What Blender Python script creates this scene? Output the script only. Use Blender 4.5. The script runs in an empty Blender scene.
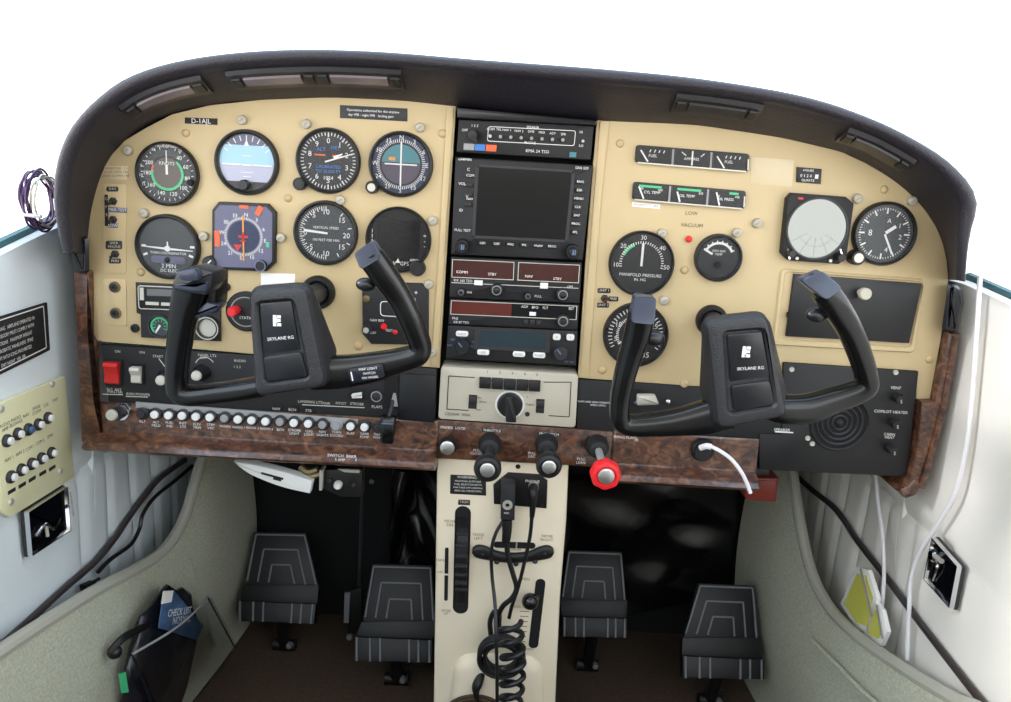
import bpy, math, random
from mathutils import Vector as V, Matrix
random.seed(4)
SC = bpy.context.scene
COL = SC.collection
PI = math.pi
# ---------------------------------------------------------------- camera
FPX, TH, RO, DIST, Z0 = 800.0, math.radians(13.0), math.radians(3.3), 0.96, 0.67
fw = V((0, math.cos(TH), -math.sin(TH)))
up0 = V((0, math.sin(TH), math.cos(TH)))
rt = V((1, 0, 0))*math.cos(RO) + up0*math.sin(RO)
up = up0*math.cos(RO) - V((1, 0, 0))*math.sin(RO)
CAM = V((0, -DIST*math.cos(TH), Z0 + DIST*math.sin(TH)))
cd = bpy.data.cameras.new('camera'); cam = bpy.data.objects.new('camera', cd); COL.objects.link(cam)
cd.sensor_width = 36; cd.sensor_fit = 'HORIZONTAL'; cd.lens = 36*FPX/1011; cd.clip_start = .02
m3 = Matrix((rt, up, -fw)).transposed()
cam.matrix_world = Matrix.Translation(CAM) @ m3.to_4x4()
SC.camera = cam
def ray(px, py): return fw*FPX + rt*(px-505.5) - up*(py-351)
# a plane the things stand on: origin, u (across), v (up), w (out of the plane)
class Plane:
    def __init__(s, o, u, v):
        s.o, s.u, s.v = V(o), V(u).normalized(), V(v).normalized(); s.w = s.u.cross(s.v).normalized()
    def p(s, px, py, w=0):
        d = ray(px, py); t = (s.o + s.w*w - CAM).dot(s.w)/d.dot(s.w); return CAM + d*t
    def q(s, px, py, w=0):
        e = s.p(px, py, w) - s.o; return (e.dot(s.u), e.dot(s.v))
    def qs(s, pts, w=0): return [s.q(a, b, w) for a, b in pts]
    def at(s, px, py, w=0): return Plane(s.p(px, py, w), s.u, s.v)
    def sc(s, px, py): return ((s.p(px+5, py)-s.p(px-5, py)).length + (s.p(px, py+5)-s.p(px, py-5)).length)/20
    def mat(s):
        return Matrix.Translation(s.o) @ Matrix((s.u, s.v, s.w)).transposed().to_4x4()
    def wp(s, u, v, w=0): return s.o + s.u*u + s.v*v + s.w*w
def ypl(y): return Plane((0, y, Z0), (1, 0, 0), (0, 0, 1))
PAN = ypl(0.0)
# ---------------------------------------------------------------- materials
def lin(c):
    return tuple(((x/255)/12.92 if x/255 <= .04045 else ((x/255+.055)/1.055)**2.4) for x in c) + (1,)
MATS = {}
def mat(name, rgb, rough=.5, metal=0, bump=0, bscale=200, var=0, vscale=8, spec=.5, coat=0, kind='noise'):
    m = bpy.data.materials.new(name); m.use_nodes = True; nt = m.node_tree; b = nt.nodes['Principled BSDF']
    c = lin(rgb); b.inputs['Base Color'].default_value = c; b.inputs['Roughness'].default_value = rough
    b.inputs['Metallic'].default_value = metal; b.inputs['Specular IOR Level'].default_value = spec
    if coat: b.inputs['Coat Weight'].default_value = coat; b.inputs['Coat Roughness'].default_value = .15
    tc = nt.nodes.new('ShaderNodeTexCoord')
    if var:
        n = nt.nodes.new('ShaderNodeTexNoise'); n.inputs['Scale'].default_value = vscale; n.inputs['Detail'].default_value = 6
        r = nt.nodes.new('ShaderNodeValToRGB'); r.color_ramp.elements[0].position = .3; r.color_ramp.elements[1].position = .7
        r.color_ramp.elements[0].color = tuple(x*(1-var) for x in c[:3])+(1,); r.color_ramp.elements[1].color = tuple(min(1, x*(1+var)) for x in c[:3])+(1,)
        nt.links.new(tc.outputs['Object'], n.inputs['Vector']); nt.links.new(n.outputs['Fac'], r.inputs['Fac']); nt.links.new(r.outputs['Color'], b.inputs['Base Color'])
    if bump:
        n = nt.nodes.new('ShaderNodeTexNoise'); n.inputs['Scale'].default_value = bscale; n.inputs['Detail'].default_value = 3
        k = nt.nodes.new('ShaderNodeBump'); k.inputs['Strength'].default_value = bump; k.inputs['Distance'].default_value = .002
        nt.links.new(tc.outputs['Object'], n.inputs['Vector']); nt.links.new(n.outputs['Fac'], k.inputs['Height']); nt.links.new(k.outputs['Normal'], b.inputs['Normal'])
    MATS[name] = m; return m
def wood(name):
    m = mat(name, (90, 55, 35), .28, coat=.35); nt = m.node_tree; b = nt.nodes['Principled BSDF']
    tc = nt.nodes.new('ShaderNodeTexCoord'); mp = nt.nodes.new('ShaderNodeMapping'); mp.inputs['Scale'].default_value = (1, 1.3, 1.3)
    n = nt.nodes.new('ShaderNodeTexNoise'); n.inputs['Scale'].default_value = 62; n.inputs['Detail'].default_value = 8; n.inputs['Distortion'].default_value = 1.6
    r = nt.nodes.new('ShaderNodeValToRGB'); e = r.color_ramp.elements
    e[0].position = .3; e[0].color = lin((40, 26, 22)); e[1].position = .72; e[1].color = lin((128, 88, 62))
    x = e.new(.5); x.color = lin((84, 54, 42))
    nt.links.new(tc.outputs['Object'], mp.inputs['Vector']); nt.links.new(mp.outputs['Vector'], n.inputs['Vector']); nt.links.new(n.outputs['Fac'], r.inputs['Fac']); nt.links.new(r.outputs['Color'], b.inputs['Base Color'])
    return m
beige = mat('beige paint', (199, 178, 137), .5, bump=.08, bscale=900)
tan = mat('tan plug', (190, 166, 122), .45)
cream = mat('cream plastic', (192, 186, 170), .5)
pedm = mat('pedestal cream', (236, 223, 199), .5, var=.06, vscale=9, bump=.05, bscale=700)
plate = mat('breaker plate cream', (222, 218, 178), .45)
blk = mat('black plastic', (19, 19, 22), .45, bump=.1, bscale=900)
blk2 = mat('black crackle', (23, 23, 26), .6, bump=.25, bscale=1200)
flat = mat('flat black', (14, 14, 16), .8)
dgrey = mat('dark grey', (40, 40, 44), .5)
face = mat('dial black', (26, 26, 30), .6)
faceg = mat('dial grey', (58, 62, 66), .6)
faceb = mat('dial brown grey', (92, 84, 78), .6)
navy = mat('dial navy', (34, 46, 78), .6)
lav = mat('dial lavender', (98, 98, 124), .6)
sky = mat('horizon sky', (164, 204, 226), .5)
gnd_sheen = mat('horizon ground reflection', (184, 186, 208), .5)  # lavender is a reflection painted into the lower half of the horizon
tealf = mat('dial teal', (70, 128, 140), .6)
umber = mat('dial umber', (78, 70, 86), .6)
white = mat('white mark', (232, 232, 230), .5)
ivory = mat('ivory mark', (200, 196, 186), .5)
grey = mat('grey mark', (150, 150, 150), .5)
amber = mat('amber mark', (224, 150, 60), .5)
red = mat('red plastic', (196, 34, 34), .35)
redk = mat('mixture red', (226, 34, 42), .4)
redd = mat('dark red lens', (60, 16, 15), .2, coat=.5)
redd2 = mat('red lens', (88, 26, 20), .2, coat=.5)
grn = mat('green mark', (70, 190, 130), .5)
blu = mat('blue mark', (60, 120, 200), .5)
orange = mat('orange mark', (226, 96, 50), .5)
ink = mat('black ink', (30, 28, 28), .7)
brink = mat('brown ink', (116, 98, 72), .7)
alu = mat('brushed metal', (206, 206, 206), .28, metal=.9)
chrome = mat('chrome', (220, 222, 226), .12, metal=1)
silk = mat('silver cap', (196, 192, 182), .35, metal=.35)
dash = mat('glareshield vinyl', (34, 31, 39), .5, bump=.5, bscale=500, spec=.45)
dashp = mat('glareshield smooth plastic', (28, 27, 32), .3)
yoke = mat('yoke satin black', (11, 12, 14), .24, bump=.04, bscale=900)
yokeh = mat('yoke leather grain', (36, 37, 41), .38, bump=.45, bscale=650)
yokep = mat('yoke plate', (26, 28, 33), .3)
cap_sky = mat('yoke cap sky tint', (48, 54, 70), .26)  # blue in this base colour imitates sky reflected on the caps
woodm = wood('burl wood')
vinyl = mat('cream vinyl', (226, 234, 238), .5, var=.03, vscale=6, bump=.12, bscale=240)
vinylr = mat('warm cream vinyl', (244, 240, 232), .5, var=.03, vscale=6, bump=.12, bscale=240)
carpet = mat('grey green carpet', (186, 187, 168), .95, bump=.9, bscale=420, var=.16, vscale=300)
carpetb = mat('brown carpet', (78, 62, 49), .95, bump=.9, bscale=420, var=.2, vscale=160)
piping = mat('lip binding', (172, 170, 158), .6)
blanket = mat('black blanket', (10, 10, 13), .2, bump=.15, bscale=60)
rubber = mat('black rubber', (8, 8, 9), .5, bump=.1, bscale=500)
rubbg = mat('grey rubber', (14, 14, 17), .5, bump=.1, bscale=500)
edge = mat('worn rubber edge', (112, 114, 120), .5)
screen = mat('screen glass', (9, 10, 15), .1, coat=.1, spec=.35)
lcd = mat('lcd dark teal', (24, 46, 56), .15, coat=.5)
lcdg = mat('lcd grey', (104, 104, 106), .3)
cable = mat('black cable', (16, 17, 20), .4)
wcable = mat('white cable', (236, 234, 238), .5)
paperw = mat('white paper', (238, 238, 236), .7)
papy = mat('yellow paper', (206, 204, 92), .6)
bluec = mat('blue card', (64, 92, 128), .5, var=.4, vscale=60)
plum = mat('plum wire', (70, 46, 84), .4)
bluec2 = mat('steel blue metal', (110, 128, 170), .35, metal=.3)
brass = mat('dull brass', (130, 116, 84), .4, metal=.7)
gask = mat('teal gasket', (60, 100, 104), .5)
scope = mat('scope glass', (120, 124, 122), .08, metal=.75)
tape = mat('pale tape', (208, 190, 156), .35)
rubred = mat('dark red box', (120, 44, 34), .5)
def clearmat(name, tint, rough, fac_add, ior=1.45):
    m = bpy.data.materials.new(name); m.use_nodes = True; nt = m.node_tree; nt.nodes.remove(nt.nodes['Principled BSDF'])
    out = nt.nodes['Material Output']; t = nt.nodes.new('ShaderNodeBsdfTransparent'); t.inputs['Color'].default_value = tint
    g = nt.nodes.new('ShaderNodeBsdfGlossy'); g.inputs['Roughness'].default_value = rough
    fr = nt.nodes.new('ShaderNodeFresnel'); fr.inputs['IOR'].default_value = ior
    ad = nt.nodes.new('ShaderNodeMath'); ad.operation = 'ADD'; ad.inputs[1].default_value = fac_add; ad.use_clamp = True
    mx = nt.nodes.new('ShaderNodeMixShader')
    nt.links.new(fr.outputs[0], ad.inputs[0]); nt.links.new(ad.outputs[0], mx.inputs[0]); nt.links.new(t.outputs[0], mx.inputs[1]); nt.links.new(g.outputs[0], mx.inputs[2]); nt.links.new(mx.outputs[0], out.inputs[0])
    return m
glass = clearmat('cover glass', (1, 1, 1, 1), .35, 0.0, 1.25)
film = clearmat('clear vinyl film', (.9, .92, .94, 1), .14, .08)
fastm = mat('fastener cap', (176, 170, 156), .45, metal=.1)
fslot = mat('fastener slot', (136, 132, 122), .6)
# ---------------------------------------------------------------- mesh builder
FONT = None
TCACHE = {}
def text_mesh(s):
    if s not in TCACHE:
        c = bpy.data.curves.new('lettering', 'FONT'); c.body = s; c.size = 1; c.resolution_u = 2; c.align_x = 'CENTER'; c.align_y = 'CENTER'
        c.space_line = .95
        o = bpy.data.objects.new('lettering', c); COL.objects.link(o)
        dg = bpy.context.evaluated_depsgraph_get(); dg.update()
        me = bpy.data.meshes.new_from_object(o.evaluated_get(dg))
        TCACHE[s] = ([tuple(v.co) for v in me.vertices], [tuple(p.vertices) for p in me.polygons])
        bpy.data.objects.remove(o); bpy.data.curves.remove(c); bpy.data.meshes.remove(me)
    return TCACHE[s]
def inset(poly, d):
    n = len(poly); out = []
    area = sum(poly[i][0]*poly[(i+1) % n][1]-poly[(i+1) % n][0]*poly[i][1] for i in range(n)); sg = 1 if area > 0 else -1
    for i in range(n):
        a, b, c = V(poly[i-1]), V(poly[i]), V(poly[(i+1) % n])
        e1 = (b-a).normalized() if (b-a).length > 1e-9 else V((1, 0)); e2 = (c-b).normalized() if (c-b).length > 1e-9 else e1
        n1 = V((-e1.y, e1.x))*sg; n2 = V((-e2.y, e2.x))*sg; k = n1+n2
        if k.length < 1e-6: k = n1
        k.normalize(); f = max(.5, k.dot(n1)); out.append(tuple(b + k*(d/f)))
    return out
def rpoly(poly, r, n=4):
    """polygon with rounded corners"""
    out = []; N = len(poly)
    for i in range(N):
        a, b, c = V(poly[i-1]), V(poly[i]), V(poly[(i+1) % N])
        la, lc = (a-b).length, (c-b).length; rr = min(r, la*.45, lc*.45)
        p, q = b+(a-b).normalized()*rr, b+(c-b).normalized()*rr
        for k in range(n+1):
            t = k/n; out.append(tuple(p*(1-t)**2 + b*2*t*(1-t) + q*t*t))
    return out
def cat(pts, n=8):
    """Catmull-Rom through points (tuples of any length)"""
    P = [tuple(p) for p in pts]; P = [P[0]]+P+[P[-1]]; out = []
    for i in range(1, len(P)-2):
        for k in range(n):
            t = k/n; r = []
            for a, b, c, d in zip(P[i-1], P[i], P[i+1], P[i+2]):
                r.append(.5*((2*b)+(-a+c)*t+(2*a-5*b+4*c-d)*t*t+(-a+3*b-3*c+d)*t**3))
            out.append(tuple(r))
    out.append(P[-2]); return out
class MB:
    def __init__(s): s.v = []; s.f = []
    def add(s, vs, fs):
        b = len(s.v); s.v += [tuple(x) for x in vs]; s.f += [tuple(i+b for i in f) for f in fs]; return s
    def loft(s, rings, cap=True, closed=True):
        n = len(rings[0]); vs = [p for r in rings for p in r]; fs = []
        for i in range(len(rings)-1):
            for j in range(n if closed else n-1):
                k = (j+1) % n; fs.append((i*n+j, i*n+k, (i+1)*n+k, (i+1)*n+j))
        if cap and closed: fs += [tuple(range(n))[::-1], tuple(range((len(rings)-1)*n, len(rings)*n))]
        return s.add(vs, fs)
    def lathe(s, prof, c=(0, 0), seg=28, cap=True):
        return s.loft([[(c[0]+r*math.cos(2*PI*k/seg), c[1]+r*math.sin(2*PI*k/seg), w) for k in range(seg)] for r, w in prof], cap)
    def cyl(s, c, r, w0, w1, seg=20, ch=0):
        if ch: return s.lathe([(r, w0), (r, w1-ch), (r-ch, w1)], c, seg)
        return s.lathe([(r, w0), (r, w1)], c, seg)
    def ring(s, c, r0, r1, w0, w1, seg=32):
        return s.lathe([(r0, w0), (r1, w0), (r1, w1), (r0, w1), (r0, w0)], c, seg, False)
    def prism(s, poly, w0, w1, ch=0):
        n = len(poly); A = sum(poly[i][0]*poly[(i+1) % n][1]-poly[(i+1) % n][0]*poly[i][1] for i in range(n))
        if A < 0: poly = poly[::-1]
        R = [[(x, y, w0) for x, y in poly]]
        if ch:
            R.append([(x, y, w1-ch) for x, y in poly])
            R.append([(x, y, w1-ch*.3) for x, y in inset(poly, ch*.3)])
            R.append([(x, y, w1) for x, y in inset(poly, ch)])
        else: R.append([(x, y, w1) for x, y in poly])
        return s.loft(R)
    def box(s, c, sz, w0, w1, ch=0, rad=0, rot=0):
        a, b = sz[0]/2, sz[1]/2; P = [(-a, -b), (a, -b), (a, b), (-a, b)]
        if rad: P = rpoly(P, rad)
        cs, sn = math.cos(rot), math.sin(rot)
        return s.prism([(c[0]+x*cs-y*sn, c[1]+x*sn+y*cs) for x, y in P], w0, w1, ch)
    def bar(s, p, q, wd, w0, w1, wd2=None):
        d = V(q)-V(p); d = V(d[:2]).normalized(); n = V((-d.y, d.x)); e = wd if wd2 is None else wd2
        P = [V(p[:2])+n*wd/2, V(p[:2])-n*wd/2, V(q[:2])-n*e/2, V(q[:2])+n*e/2]
        return s.prism([tuple(x) for x in P], w0, w1)
    def quad(s, c, sz, w, rot=0):
        a, b = sz[0]/2, sz[1]/2; cs, sn = math.cos(rot), math.sin(rot)
        return s.add([(c[0]+x*cs-y*sn, c[1]+x*sn+y*cs, w) for x, y in ((-a, -b), (a, -b), (a, b), (-a, b))], [(0, 1, 2, 3)])
    def poly(s, pts, w): 
        return s.add([(x, y, w) for x, y in pts], [tuple(range(len(pts)))])
    def arc(s, c, r0, r1, a0, a1, w, seg=24, th=.0003):
        """clockwise degrees from the top"""
        A = [math.radians(a0+(a1-a0)*k/seg) for k in range(seg+1)]
        vs = [(c[0]+r0*math.sin(a), c[1]+r0*math.cos(a), w) for a in A]+[(c[0]+r1*math.sin(a), c[1]+r1*math.cos(a), w) for a in A]
        n = seg+1; return s.add(vs, [(k, k+1, n+k+1, n+k) for k in range(seg)])
    def ticks(s, c, r0, r1, a0, a1, n, wd, w):
        for k in range(n):
            a = math.radians(a0+(a1-a0)*k/max(1, n-1)); d = (math.sin(a), math.cos(a)); t = (d[1]*wd/2, -d[0]*wd/2)
            s.add([(c[0]+d[0]*r0+t[0], c[1]+d[1]*r0+t[1], w), (c[0]+d[0]*r0-t[0], c[1]+d[1]*r0-t[1], w), (c[0]+d[0]*r1-t[0], c[1]+d[1]*r1-t[1], w), (c[0]+d[0]*r1+t[0], c[1]+d[1]*r1+t[1], w)], [(0, 1, 2, 3)])
        return s
    def text(s, t, c, h, w, rot=0, sx=1):
        vs, fs = text_mesh(t); cs, sn = math.cos(rot), math.sin(rot); h *= 1.35
        return s.add([(c[0]+(x*sx*cs-y*sn)*h, c[1]+(x*sx*sn+y*cs)*h, w) for x, y, z in vs], fs)
    def nums(s, c, r, items, h, w):
        for t, a in items:
            a = math.radians(a); s.text(t, (c[0]+r*math.sin(a), c[1]+r*math.cos(a)), h, w)
        return s
    def tube(s, pts, r, seg=8, smooth=6):
        P = [V(p) for p in (cat(pts, smooth) if smooth else pts)]; rings = []
        n = len(P); rr = r if callable(r) else (lambda t: r)
        t = (P[1]-P[0]).normalized(); a = t.orthogonal().normalized()
        for i, p in enumerate(P):
            t2 = (P[min(i+1, n-1)]-P[max(i-1, 0)])
            t2 = t2.normalized() if t2.length > 1e-9 else t
            a = (a - t2*a.dot(t2)); a = a.normalized() if a.length > 1e-6 else t2.orthogonal().normalized(); b = t2.cross(a); t = t2
            k = rr(i/(n-1)); rings.append([tuple(p+a*k*math.cos(2*PI*j/seg)+b*k*math.sin(2*PI*j/seg)) for j in range(seg)])
        return s.loft(rings)
    def sweep(s, st, seg=20, e=2.6):
        """st: (u, v, w, half width, half depth); super-ellipse sections square to the path in the uv plane"""
        n = len(st); rings = []
        for i, (x, y, w, a, b) in enumerate(st):
            d = V(st[min(i+1, n-1)][:2])-V(st[max(i-1, 0)][:2]); d.normalize(); nn = V((-d.y, d.x)); R = []
            for j in range(seg):
                t = 2*PI*j/seg; c, z = math.cos(t), math.sin(t)
                p = abs(c)**(2/e)*(1 if c > 0 else -1)*a; q = abs(z)**(2/e)*(1 if z > 0 else -1)*b
                R.append((x+nn.x*p, y+nn.y*p, w+q))
            rings.append(R)
        return s.loft(rings)
    def sphere(s, c, r, seg=14, rg=8, sq=(1, 1, 1)):
        return s.loft([[(c[0]+r*sq[0]*math.sin(PI*i/rg)*math.cos(2*PI*k/seg), c[1]+r*sq[1]*math.sin(PI*i/rg)*math.sin(2*PI*k/seg), c[2]-r*sq[2]*math.cos(PI*i/rg)) for k in range(seg)] for i in range(1, rg)])
    def obj(s, name, m, parent=None, label=None, ang=35, flatshade=False):
        me = bpy.data.meshes.new(name); me.from_pydata(s.v, [], s.f); me.validate(); me.update()
        import bmesh
        bm = bmesh.new(); bm.from_mesh(me)
        if len(s.v) < 20000: bmesh.ops.recalc_face_normals(bm, faces=bm.faces)
        bm.to_mesh(me); bm.free()
        if not flatshade:
            for p in me.polygons: p.use_smooth = True
            me.set_sharp_from_angle(angle=math.radians(ang))
        me.materials.append(m); o = bpy.data.objects.new(name, me); COL.objects.link(o)
        if parent is not None: o.parent = parent
        if label: o['label'] = label
        return o
def flatpart(mb):  # markings: a flat sheet facing out of its plane
    return mb
def T(name, label, catg, pl, group=None):
    o = bpy.data.objects.new(name, None); COL.objects.link(o); o.empty_display_size = .02
    o.matrix_world = pl.mat(); o['label'] = label; o['category'] = catg
    if group: o['group'] = group
    return o
def ST(name, mb, m, pl=None):
    o = mb.obj(name, m); o['kind'] = 'structure'
    if pl: o.matrix_world = pl.mat()
    return o
def TM(name, label, catg, mb, m, pl=None, group=None):
    o = mb.obj(name, m); o['label'] = label; o['category'] = catg
    if group: o['group'] = group
    if pl: o.matrix_world = pl.mat()
    return o
def ptop(poly, pl, px, py, w=0): return pl.at(px, py, w)
# ================================================================ instrument panels
S0 = PAN.sc(505, 351)
def px(n): return n*S0
LP = [(94, 340), (90, 330), (88, 290), (85, 262), (85, 232), (88, 205), (96, 180), (107, 159), (125, 140), (147, 127), (172, 114), (210, 105), (262, 99.5), (330, 97), (400, 100), (456, 106), (452, 170), (447, 250), (442.5, 320), (439.5, 368), (345, 361), (250, 354), (170, 347), (104, 342)]
RP = [(578, 378), (581, 330), (585.5, 260), (591, 190), (597, 119), (650, 121), (700, 125), (780, 137), (840, 151), (866, 163), (890, 177), (909, 192), (925, 209), (936, 226), (943, 242), (947, 260), (948.5, 276), (947, 300), (941, 340), (933, 383), (930, 399), (916, 399), (918, 371), (783, 362), (781, 391), (690, 386)]
def panel(name, label, poly, fast, tans, darks, cpx):
    pl = PAN.at(*cpx); r = T(name, label, 'instrument panel', pl)
    MB().prism(pl.qs(poly), -.005, 0, .0012).obj('panel_sheet', beige, r)
    for a, b in fast:
        c = pl.q(a, b); s = pl.sc(a, b); k = MB().lathe([(4.9*s, 0), (4.9*s, .003), (4.3*s, .0055), (3.2*s, .0062)], (c[0], c[1]), 16); o = k.obj('fastener', fastm, r)
        MB().quad(c, (5*s, 1.0*s), .0064, .6).obj('screw_slot', fslot, o)
    for a, b in tans:
        c = pl.q(a, b); s = pl.sc(a, b); MB().lathe([(4.2*s, 0), (4.0*s, .001), (3.2*s, .0022), (1.6*s, .0028)], c, 16).obj('plug_button', tan, r)
    for a, b in darks:
        c = pl.q(a, b); s = pl.sc(a, b); MB().lathe([(4.2*s, 0), (4.2*s, .003), (3.2*s, .0045), (1.8*s, .0045), (1.6*s, .003)], c, 16).obj('dark_screw', blk, r)
    return r, pl
LR, LPL = panel('instrument_panel', 'large beige sheet panel holding the flight dials and a strip of switches', LP,
    [(129, 150.5), (243, 120), (145, 213), (204.5, 236), (307, 124), (420.5, 127.5), (341, 200), (433, 220.5), (281.5, 237.5), (429, 284), (432, 352)],
    [(186, 133), (442.5, 133.5), (288, 198), (141, 272), (358.5, 346)], [(135.5, 328), (226.5, 287)], (265, 240))
RR, RPL = panel('instrument_panel', 'beige sheet panel with the fuel gauge strips, red lamp and glove box', RP,
    [(661.5, 233), (736, 232.5), (756.5, 223), (856.5, 198.5), (911, 201), (663.5, 300)],
    [(620, 143.5), (884, 189.5), (684.5, 270), (602, 370), (929, 359), (684, 384)], [], (760, 260))
# raised seams at the stack edges, small plates with jacks
MB().prism(LPL.qs([(447, 107), (454, 107), (445, 250), (438, 365), (431, 365), (439, 250)]), 0, .002, .0008).obj('edge_flange', beige, LR)
MB().prism(RPL.qs([(600, 121), (609, 121.5), (600, 210), (594, 300), (588, 377), (580, 377), (586.5, 290)]), 0, .002, .0008).obj('edge_flange', beige, RR)
for P_ in ([(103, 184), (126.5, 184), (126.5, 274), (103, 273.5)], [(103, 278.5), (126.5, 279), (127, 326), (104, 324)]):
    MB().prism(rpoly(LPL.qs(P_), .004), 0, .0014, .0006).obj('jack_plate', beige, LR)
def put_text(parent, pl, items, m, w=.0004, name='lettering', rot=0):
    for t, a, b, h in items:
        s = pl.sc(a, b); MB().text(t, pl.q(a, b, w), h*s, w, rot).obj(name, m, parent, flatshade=True)
def plaque(name, label, poly, m, txt=(), tm=white, base=0, th=.0008, rad=0, pl0=PAN, catg='placard', bars=None):
    cx = sum(p[0] for p in poly)/len(poly); cy = sum(p[1] for p in poly)/len(poly)
    pl = pl0.at(cx, cy); r = T(name, label, catg, pl); Q = pl.qs(poly, base)
    a, b = poly[0], poly[1]; ua, ub = pl.q(*a), pl.q(*b); rot = math.atan2(ub[1]-ua[1], ub[0]-ua[0])
    MB().prism(rpoly(Q, rad) if rad else Q, base, base+th, min(.0003, th*.4)).obj('plate', m, r)
    if txt: put_text(r, pl, txt, tm, base+th+.0002, 'lettering', rot)
    return r, pl
plaque('registration_placard', 'small black registration strip with white characters above the airspeed dial', [(185, 117.5), (217.5, 118.5), (217.5, 125), (185, 123.5)], ink, [('D-1AJL', 201, 121.3, 5)])
plaque('operations_placard', 'wide grey placard with two lines of white print at the top near the radio stack', [(340, 105), (407.5, 108.5), (407.5, 121.5), (340, 118)], dgrey, [('Operations authorized for this airplane', 373, 111, 2.5), ('day VFR - night VFR   landing gear', 371, 115.6, 2.5)])
plaque('speed_placard', 'faded grey printed label beside the airspeed dial above the jack strip', [(104, 166), (128, 166), (127, 180), (103.5, 179)], tape, [('MANEUVER  111', 116, 168.5, 2.6), ('GEAR OPER 140', 116, 172.2, 2.6), ('GEAR DOWN 140', 115.5, 175.8, 2.6)], brink)
plaque('paper_sticker', 'blank white sticker on beige sheet above the top edge of the yoke hub', [(261, 273), (295, 274), (295, 287), (261, 286)], paperw)
# toggles and jacks on the strip
def toggle(label, a, b, m=chrome, name='toggle_switch', out=.012):
    pl = PAN.at(a, b, .0014); s = pl.sc(a, b); r = T(name, label, 'switch', pl)
    MB().lathe([(4*s, 0), (4*s, .002), (2.8*s, .003), (2.8*s, .0045)], (0, 0), 6).obj('bushing_nut', dgrey, r)
    MB().tube([(0, 0, .004), (0, -.0012, .008), (0, -.0028, out)], lambda t: (.9+.7*t)*s, 8, 4).obj('bat_lever', m, r)
toggle('topmost small toggle switch on the wall-side jack strip', 113.5, 201, dgrey)
toggle('second small toggle switch from the top of the jack strip', 113.5, 219.5, dgrey)
toggle('third toggle switch down the jack strip, between two oval labels', 115.5, 254, dgrey)
toggle('tiny red-tipped toggle left of the tachometer between three black labels'.replace('left of', 'beside'), 604.5, 298.3, redd2)
for nm, a, b, wd, h, t in (('oval label reading day above the top toggle', 112.5, 189, 12, 5, 'DAY'), ('double-line label above the third toggle of the jack strip', 114, 245, 16.5, 8.5, 'SPKR\nPHONE'), ('oval label under the third toggle of the jack strip', 115, 261, 12, 5, 'PHN')):
    plaque('switch_label', nm, [(a-wd/2, b-h/2), (a+wd/2, b-h/2), (a+wd/2, b+h/2), (a-wd/2, b+h/2)], dgrey, [(t, a, b, 2.8)], ivory, .0014, .0006, .002)
plaque('switch_label', 'narrow upright black label beside the top two toggles', [(104.5, 194.5), (108, 194.5), (108.5, 226), (105, 226)], ink, [('G', 106.3, 199, 3), ('P', 106.3, 207, 3), ('S', 106.5, 215, 3)], ivory, .0014, .0005)
plaque('switch_label', 'pale blue printed label between the top two toggles', [(108.5, 207), (127, 208), (127, 213), (108.5, 212)], lav, [('MKR TEST', 117.5, 210, 3)], white, .0014, .0005)
plaque('switch_label', 'pale blue tag below the second toggle of the strip', [(108, 223), (118, 223.5), (118, 228), (108, 227.5)], lav, [('LOW', 113, 225.5, 3)], white, .0014, .0005)
for nm, a, b, wd, t in (('uppermost of three black labels stacked beside the tachometer', 604, 290.5, 13, 'UNIT 1'), ('middle black label of three beside the tachometer', 613.3, 298.8, 10, 'FREE'), ('lowest of three black labels stacked beside the tachometer', 603, 305, 12, 'UNIT 2')):
    plaque('switch_label', nm, [(a-wd/2, b-2.4), (a+wd/2, b-2.2), (a+wd/2, b+2.6), (a-wd/2, b+2.4)], ink, [(t, a, b, 2.6)], ivory, 0, .0006, .0015)
for lab, b in (('upper round jack socket on the lower beige jack plate', 287), ('lower round jack socket on the lower beige jack plate', 313)):
    a = 115 if b < 300 else 116; pl = PAN.at(a, b, .0014); s = pl.sc(a, b); r = T('jack_socket', lab, 'socket', pl)
    MB().lathe([(5.6*s, 0), (5.6*s, .0016), (4.6*s, .0026)], (0, 0), 18).obj('washer', brink, r)
    MB().ring((0, 0), 1.8*s, 4.0*s, .0026, .0046, 16).obj('collar', dgrey, r); MB().cyl((0, 0), 1.9*s, .0026, .0030).obj('hole', flat, r)
# ---------------------------------------------------------------- round dials
def dial(name, label, a, b, r, fm, catg='gauge', bez=blk, rim=.12, gl=True, mk=None, group=None, w=0):
    pl = PAN.at(a+(-1.1 if a < 500 else .7), b+.7, .008); s = pl.sc(a, b); pl = Plane(pl.o-pl.w*.008, pl.u, pl.v); R = r*s*.985; t = T(name, label, catg, pl)
    MB().lathe([(R, 0), (R, .006), (R*.97, .0085), (R*(1-rim*.55), .009), (R*(1-rim), .006), (R*(1-rim), .002)], (0, 0), 48, False).obj('bezel', bez, t)
    MB().cyl((0, 0), R*(1-rim)+.0004, .001, .003, 48).obj('dial_face', fm, t)
    if gl: MB().cyl((0, 0), R*(1-rim)+.0002, .0062, .0066, 48).obj('cover_glass', glass, t)
    return t, pl, R
def needle(t, ang, r0, r1, wd, m=white, w=.0042, wd2=None, name='needle'):
    a = math.radians(ang); d = (math.sin(a), math.cos(a))
    return MB().bar((d[0]*r0, d[1]*r0), (d[0]*r1, d[1]*r1), wd, w, w+.0005, wd2).obj(name, m, t)
def knob(t, c, r, h=.012, m=blk, capm=None, w=0, name='knob'):
    o = MB().lathe([(r, w), (r, w+h*.8), (r*.86, w+h)], c, 20).obj(name, m, t)
    if capm: MB().cyl(c, r*.62, w+h, w+h+.0006).obj('knob_cap', capm, o)
    return o
FW = .0032
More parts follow.
